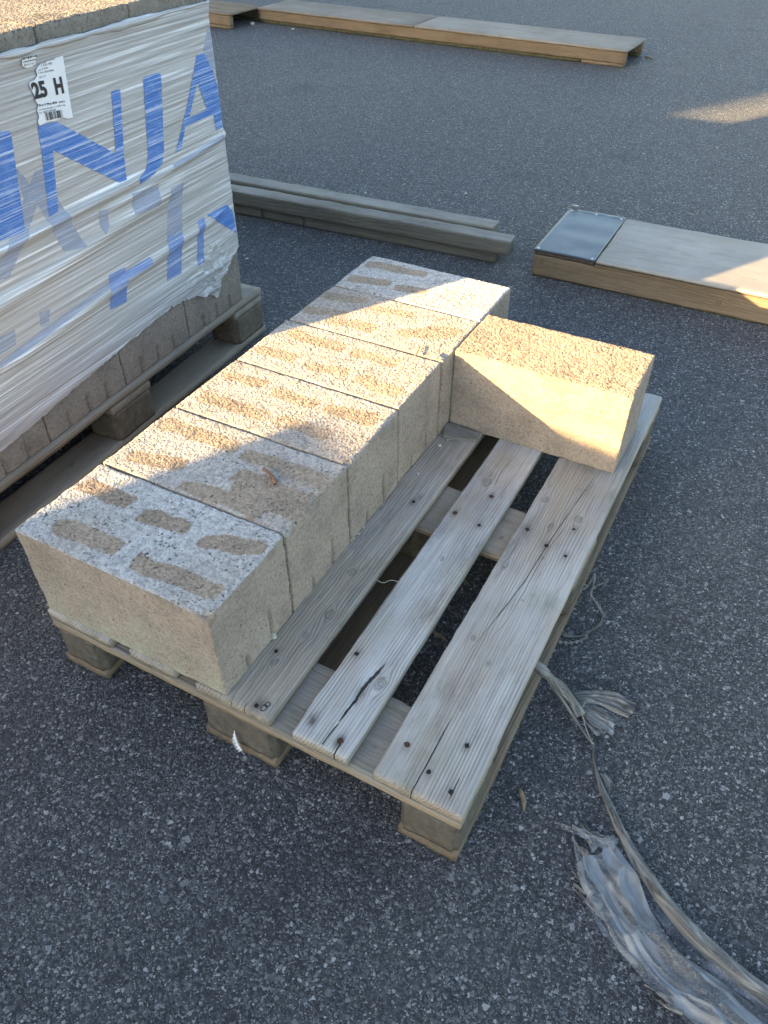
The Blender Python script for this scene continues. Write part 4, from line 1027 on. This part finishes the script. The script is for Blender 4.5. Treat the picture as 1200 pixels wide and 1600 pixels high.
# catkin lying on the second block
zc = ZD + BH + .003
P_ = dens([tuple(on_z(x, y, zc + .003)) for x, y in ((411, 732), (417, 735), (423, 741), (427, 748), (429, 755))], 22)
tag(obj('dry_catkin', tube_mesh('dry_catkin', P_, [.0026 + .0012 * math.sin(i * 2.1) + .0012 * (i > 12) for i in range(22)], 7), M['catkin']), 'small reddish dry catkin on the second block of the row', 'catkin')
P_ = dens([tuple(on_z(x, y, zc + .002)) for x, y in ((648, 556), (653, 550), (656, 541))], 10)
tag(obj('dry_twig', tube_mesh('dry_twig', P_, .0014, 5), M['splinter']), 'tiny grey twig lying on top of the fifth block of the row', 'twig')
# feather on the front foot
fp = np.array([0.405, -0.004, 0.045])
fe = thing('white_feather', 'small white downy feather stuck to the front middle foot of the pallet', 'feather', tuple(fp))
fb = np.array(on_plane(366, 1142, (0, -.004, 0), (0, 1, 0))); ft = np.array(on_plane(376, 1172, (0, -.010, 0), (0, 1, 0)))
sh = dens([fb, (fb + ft) / 2 + np.array([-.003, -.002, 0]), ft], 16)
def fe_part(nm, me):
    o = obj(nm, me, M['feather'], fe); o.matrix_parent_inverse = Matrix.Translation(-Vector(fe.location))
fe_part('quill', tube_mesh('quill', sh, [.0007] * 16, 5))
V = []; F = []; rf = random.Random(2); ax = (ft - fb) / np.linalg.norm(ft - fb); sx = np.array([1, 0, 0]) - ax * ax[0]; sx /= np.linalg.norm(sx)
for i in range(2, 16):
    for sgn_ in (-1, 1):
        for j in range(3):
            p = sh[i] + ax * rf.uniform(-.001, .001); ln = .011 * math.sin(math.pi * (i - 1) / 16) ** .6 * rf.uniform(.7, 1.1)
            tip = p + sx * sgn_ * ln * .8 + ax * ln * .75 + np.array([0, -rf.uniform(0, .003), 0]); k = len(V)
            V += [tuple(p - ax * .0009), tuple(p + ax * .0009), tuple(tip)]; F.append((k, k + 1, k + 2))
fe_part('vane', mesh_from('vane', np.array(V), F))
# splinters on the asphalt
def splinter(px0, py0, px1, py1, w, label):
    a = on_z(px0, py0, .003); b = on_z(px1, py1, .003); m = (a + b) / 2 + np.array([.003, .002, .001])
    tag(obj('wood_splinter', tube_mesh('wood_splinter', dens([a, m, b], 8), [w * q for q in (.3, .8, 1, 1, .9, .8, .5, .2)], 6, .5), M['splinter']), label, 'splinter')
splinter(812, 1231, 819, 1268, .0042, 'brown wood splinter on the asphalt beside the loaded pallet corner')
splinter(1008, 88, 1022, 92, .012, 'brown stick on the asphalt at the open end of the long platform')
splinter(700, 893, 735, 915, .004, 'dark sliver of wood on the asphalt under the deck gap')
splinter(672, 985, 700, 1003, .004, 'second dark sliver on the asphalt under the deck gap, nearer the pallet front')
PALE = ['beige pebble on the asphalt beside the front left foot of the open pallet', 'larger white scrap on the asphalt by the torn corner of the wrapped load',
        'smaller white scrap on the asphalt by the torn corner of the wrapped load', 'lone white pebble on the asphalt beyond the stacked timbers',
        'white scrap on the asphalt along the front of the long hollow platform', 'upright white scrap in the opening between the two hollow platforms', 'pale pebble on the open asphalt beyond the end of the stacked timbers']
for i, (x, y, r) in enumerate([(114, 955, .0055), (386, 405, .007), (382, 399, .005), (571, 302, .006), (458, 46, .014), (395, 38, .022), (728, 303, .008)]):
    p = on_z(x, y, 0); tag(obj('pale_stone', ico(500 + i, r, 2, (1, .8, .5)), M['crumb'], None, (p[0], p[1], r * .25), i), PALE[i], 'pebble', 'pale bits scattered on the asphalt')
# loose grit
rg_ = np.random.RandomState(4); base = []
bm = bmesh.new(); bmesh.ops.create_icosphere(bm, subdivisions=1, radius=1); bv = np.array([v.co[:] for v in bm.verts]); bf = np.array([[v.index for v in f.verts] for f in bm.faces]); bm.free()
VV = []; FF = []; n = 0
for k in range(700):
    if k < 480: x, y = rg_.uniform(-.6, 1.8), rg_.uniform(-.9, 2.2)
    else: x, y = rg_.uniform(-3.5, 2.5), rg_.uniform(1.5, 7)
    r = .0011 * (1 + rg_.exponential(.6)) * (1 if k < 480 else 1.5)
    q = bv * rg_.uniform(.7, 1.25, (len(bv), 1)) * r * np.array([1, 1, .7]); VV.append(q + np.array([x, y, r * .35])); FF.append(bf + n); n += len(bv)
gr = obj('loose_grit', mesh_from('loose_grit', np.concatenate(VV), np.concatenate(FF)), M['grit']); gr['kind'] = 'stuff'
tag(gr, 'fine loose grit strewn over the dark asphalt', 'grit')

# ------------------------------------------------------------------ added unseen blockers that throw the shade, behind and left of the camera
SH = np.array([SUN.x, SUN.y]) / math.hypot(SUN.x, SUN.y); PERP = np.array([SH[1], -SH[0]])     # PERP points to the right of the light's way
k_ = SUN.x / 1.0
def from_sun(p, t): return np.array(p) - np.array([1.0, 1.74]) * t
def shade_box(name, label, cat, corner, side, width, depth, h, mat, ribs=None, roofmat=None):
    """upright box whose sunward-facing sides are square to the light; corner = the plan corner, side = +1 grows to PERP"""
    a = math.atan2(PERP[1], PERP[0]); t = thing(name, label, cat, (corner[0], corner[1], 0), a)
    x0, x1 = (0, width) if side > 0 else (-width, 0)
    obj('wall', boxes_mesh('wall', [(x0, x1, -depth, 0, 0.12, h)]), mat, t)
    obj('roof', boxes_mesh('roof', [(x0 - .0, x1 + .0, -depth - .1, .0 + .1, h + .002, h + .18)]), roofmat or mat, t)
    obj('base', boxes_mesh('base', [(x0 + .02, x1 - .02, -depth + .02, -.02, 0, .118)]), M['chip'], t)
    if ribs:
        for q in np.arange(x0 + ribs, x1, ribs): obj('rib', boxes_mesh('rib', [(q - ribs * .25, q + ribs * .25, .002, .035, .15, h - .05)]), mat, t)
    return t
M['steel'] = plain_mat('blocker_green', (0.10, 0.20, 0.16), 0.5, 0.4, 0.0, 12, 0.2)
M['brown_plain'] = plain_mat('blocker_brown', (0.30, 0.235, 0.155), 0.8, 0.3, 0, 8, 0.2)
M['wall'] = plain_mat('blocker_grey', (0.36, 0.33, 0.30), 0.7, 0.3, 0.0, 6, 0.15)
def top_for(corner, H):                 # height at which the roof edge over this plan corner just lets ray level H pass
    return H - 0.2516 * float(np.array(corner) @ SH) - 0.18
c2 = from_sun((0.170, 0.338), 1.7)
shade_box('added_near_blocker', 'added unseen green box that blocks the sun from the near ground', 'container', c2, +1, 2.44, 6.0, top_for(c2, .455) , M['steel'], .28)  # made-up blocker: shades the foreground, leaves the sun stripe open
def copy_tree(o, parent=None, skip=()):
    c = o.copy(); COL.objects.link(c); c.parent = parent
    for ch in list(o.children):
        if ch.name.split('.')[0] not in skip: copy_tree(ch, c, skip)
    return c
off = en * -0.83 + es * 0.012  # second load added out of view to darken the ground under the first
p2 = copy_tree(lp); p2.location = Vector(lp.location) + Vector(off); p2['label'] = 'grey wooden pallet under the added unseen second load'
w2 = copy_tree(load, None, ('printed_letter', 'label_sheet', 'label_text', 'barcode')); w2.location = Vector(load.location) + Vector(off); w2['label'] = 'added unseen film-wrapped load without lettering, blocking light beside the printed one'
p2['group'] = lp['group'] = 'pallets under the wrapped loads'; w2['group'] = load['group'] = 'wrapped block loads in a row'
c3 = from_sun((0.34, 3.93), 3.2)
shade_box('added_box_blocker', 'added unseen tall box that blocks sun from part of the far asphalt', 'crate', c3, +1, .52, 0.6, top_for(c3, 1.08), M['brown_plain'])  # made-up blocker that trims the lower side of the far sun patch
c4 = from_sun((-0.06, -0.02), 1.0)
shade_box('added_box_blocker', 'added unseen low box that keeps sun off the ground left of the row', 'crate', from_sun((-0.66, .28), 1.0), +1, .90, 0.6, top_for(c4, .10), M['brown_plain'])  # made-up blocker, keeps the low ground beside the row dark
shade_box('added_far_blocker', 'added unseen tall block that shades the far asphalt', 'shade blocker', from_sun((0.30, 4.36), 10.0), -1, 30.0, 12.0, 10.5, M['wall'], 1.2)  # unseen building put in as a blocker for the far ground
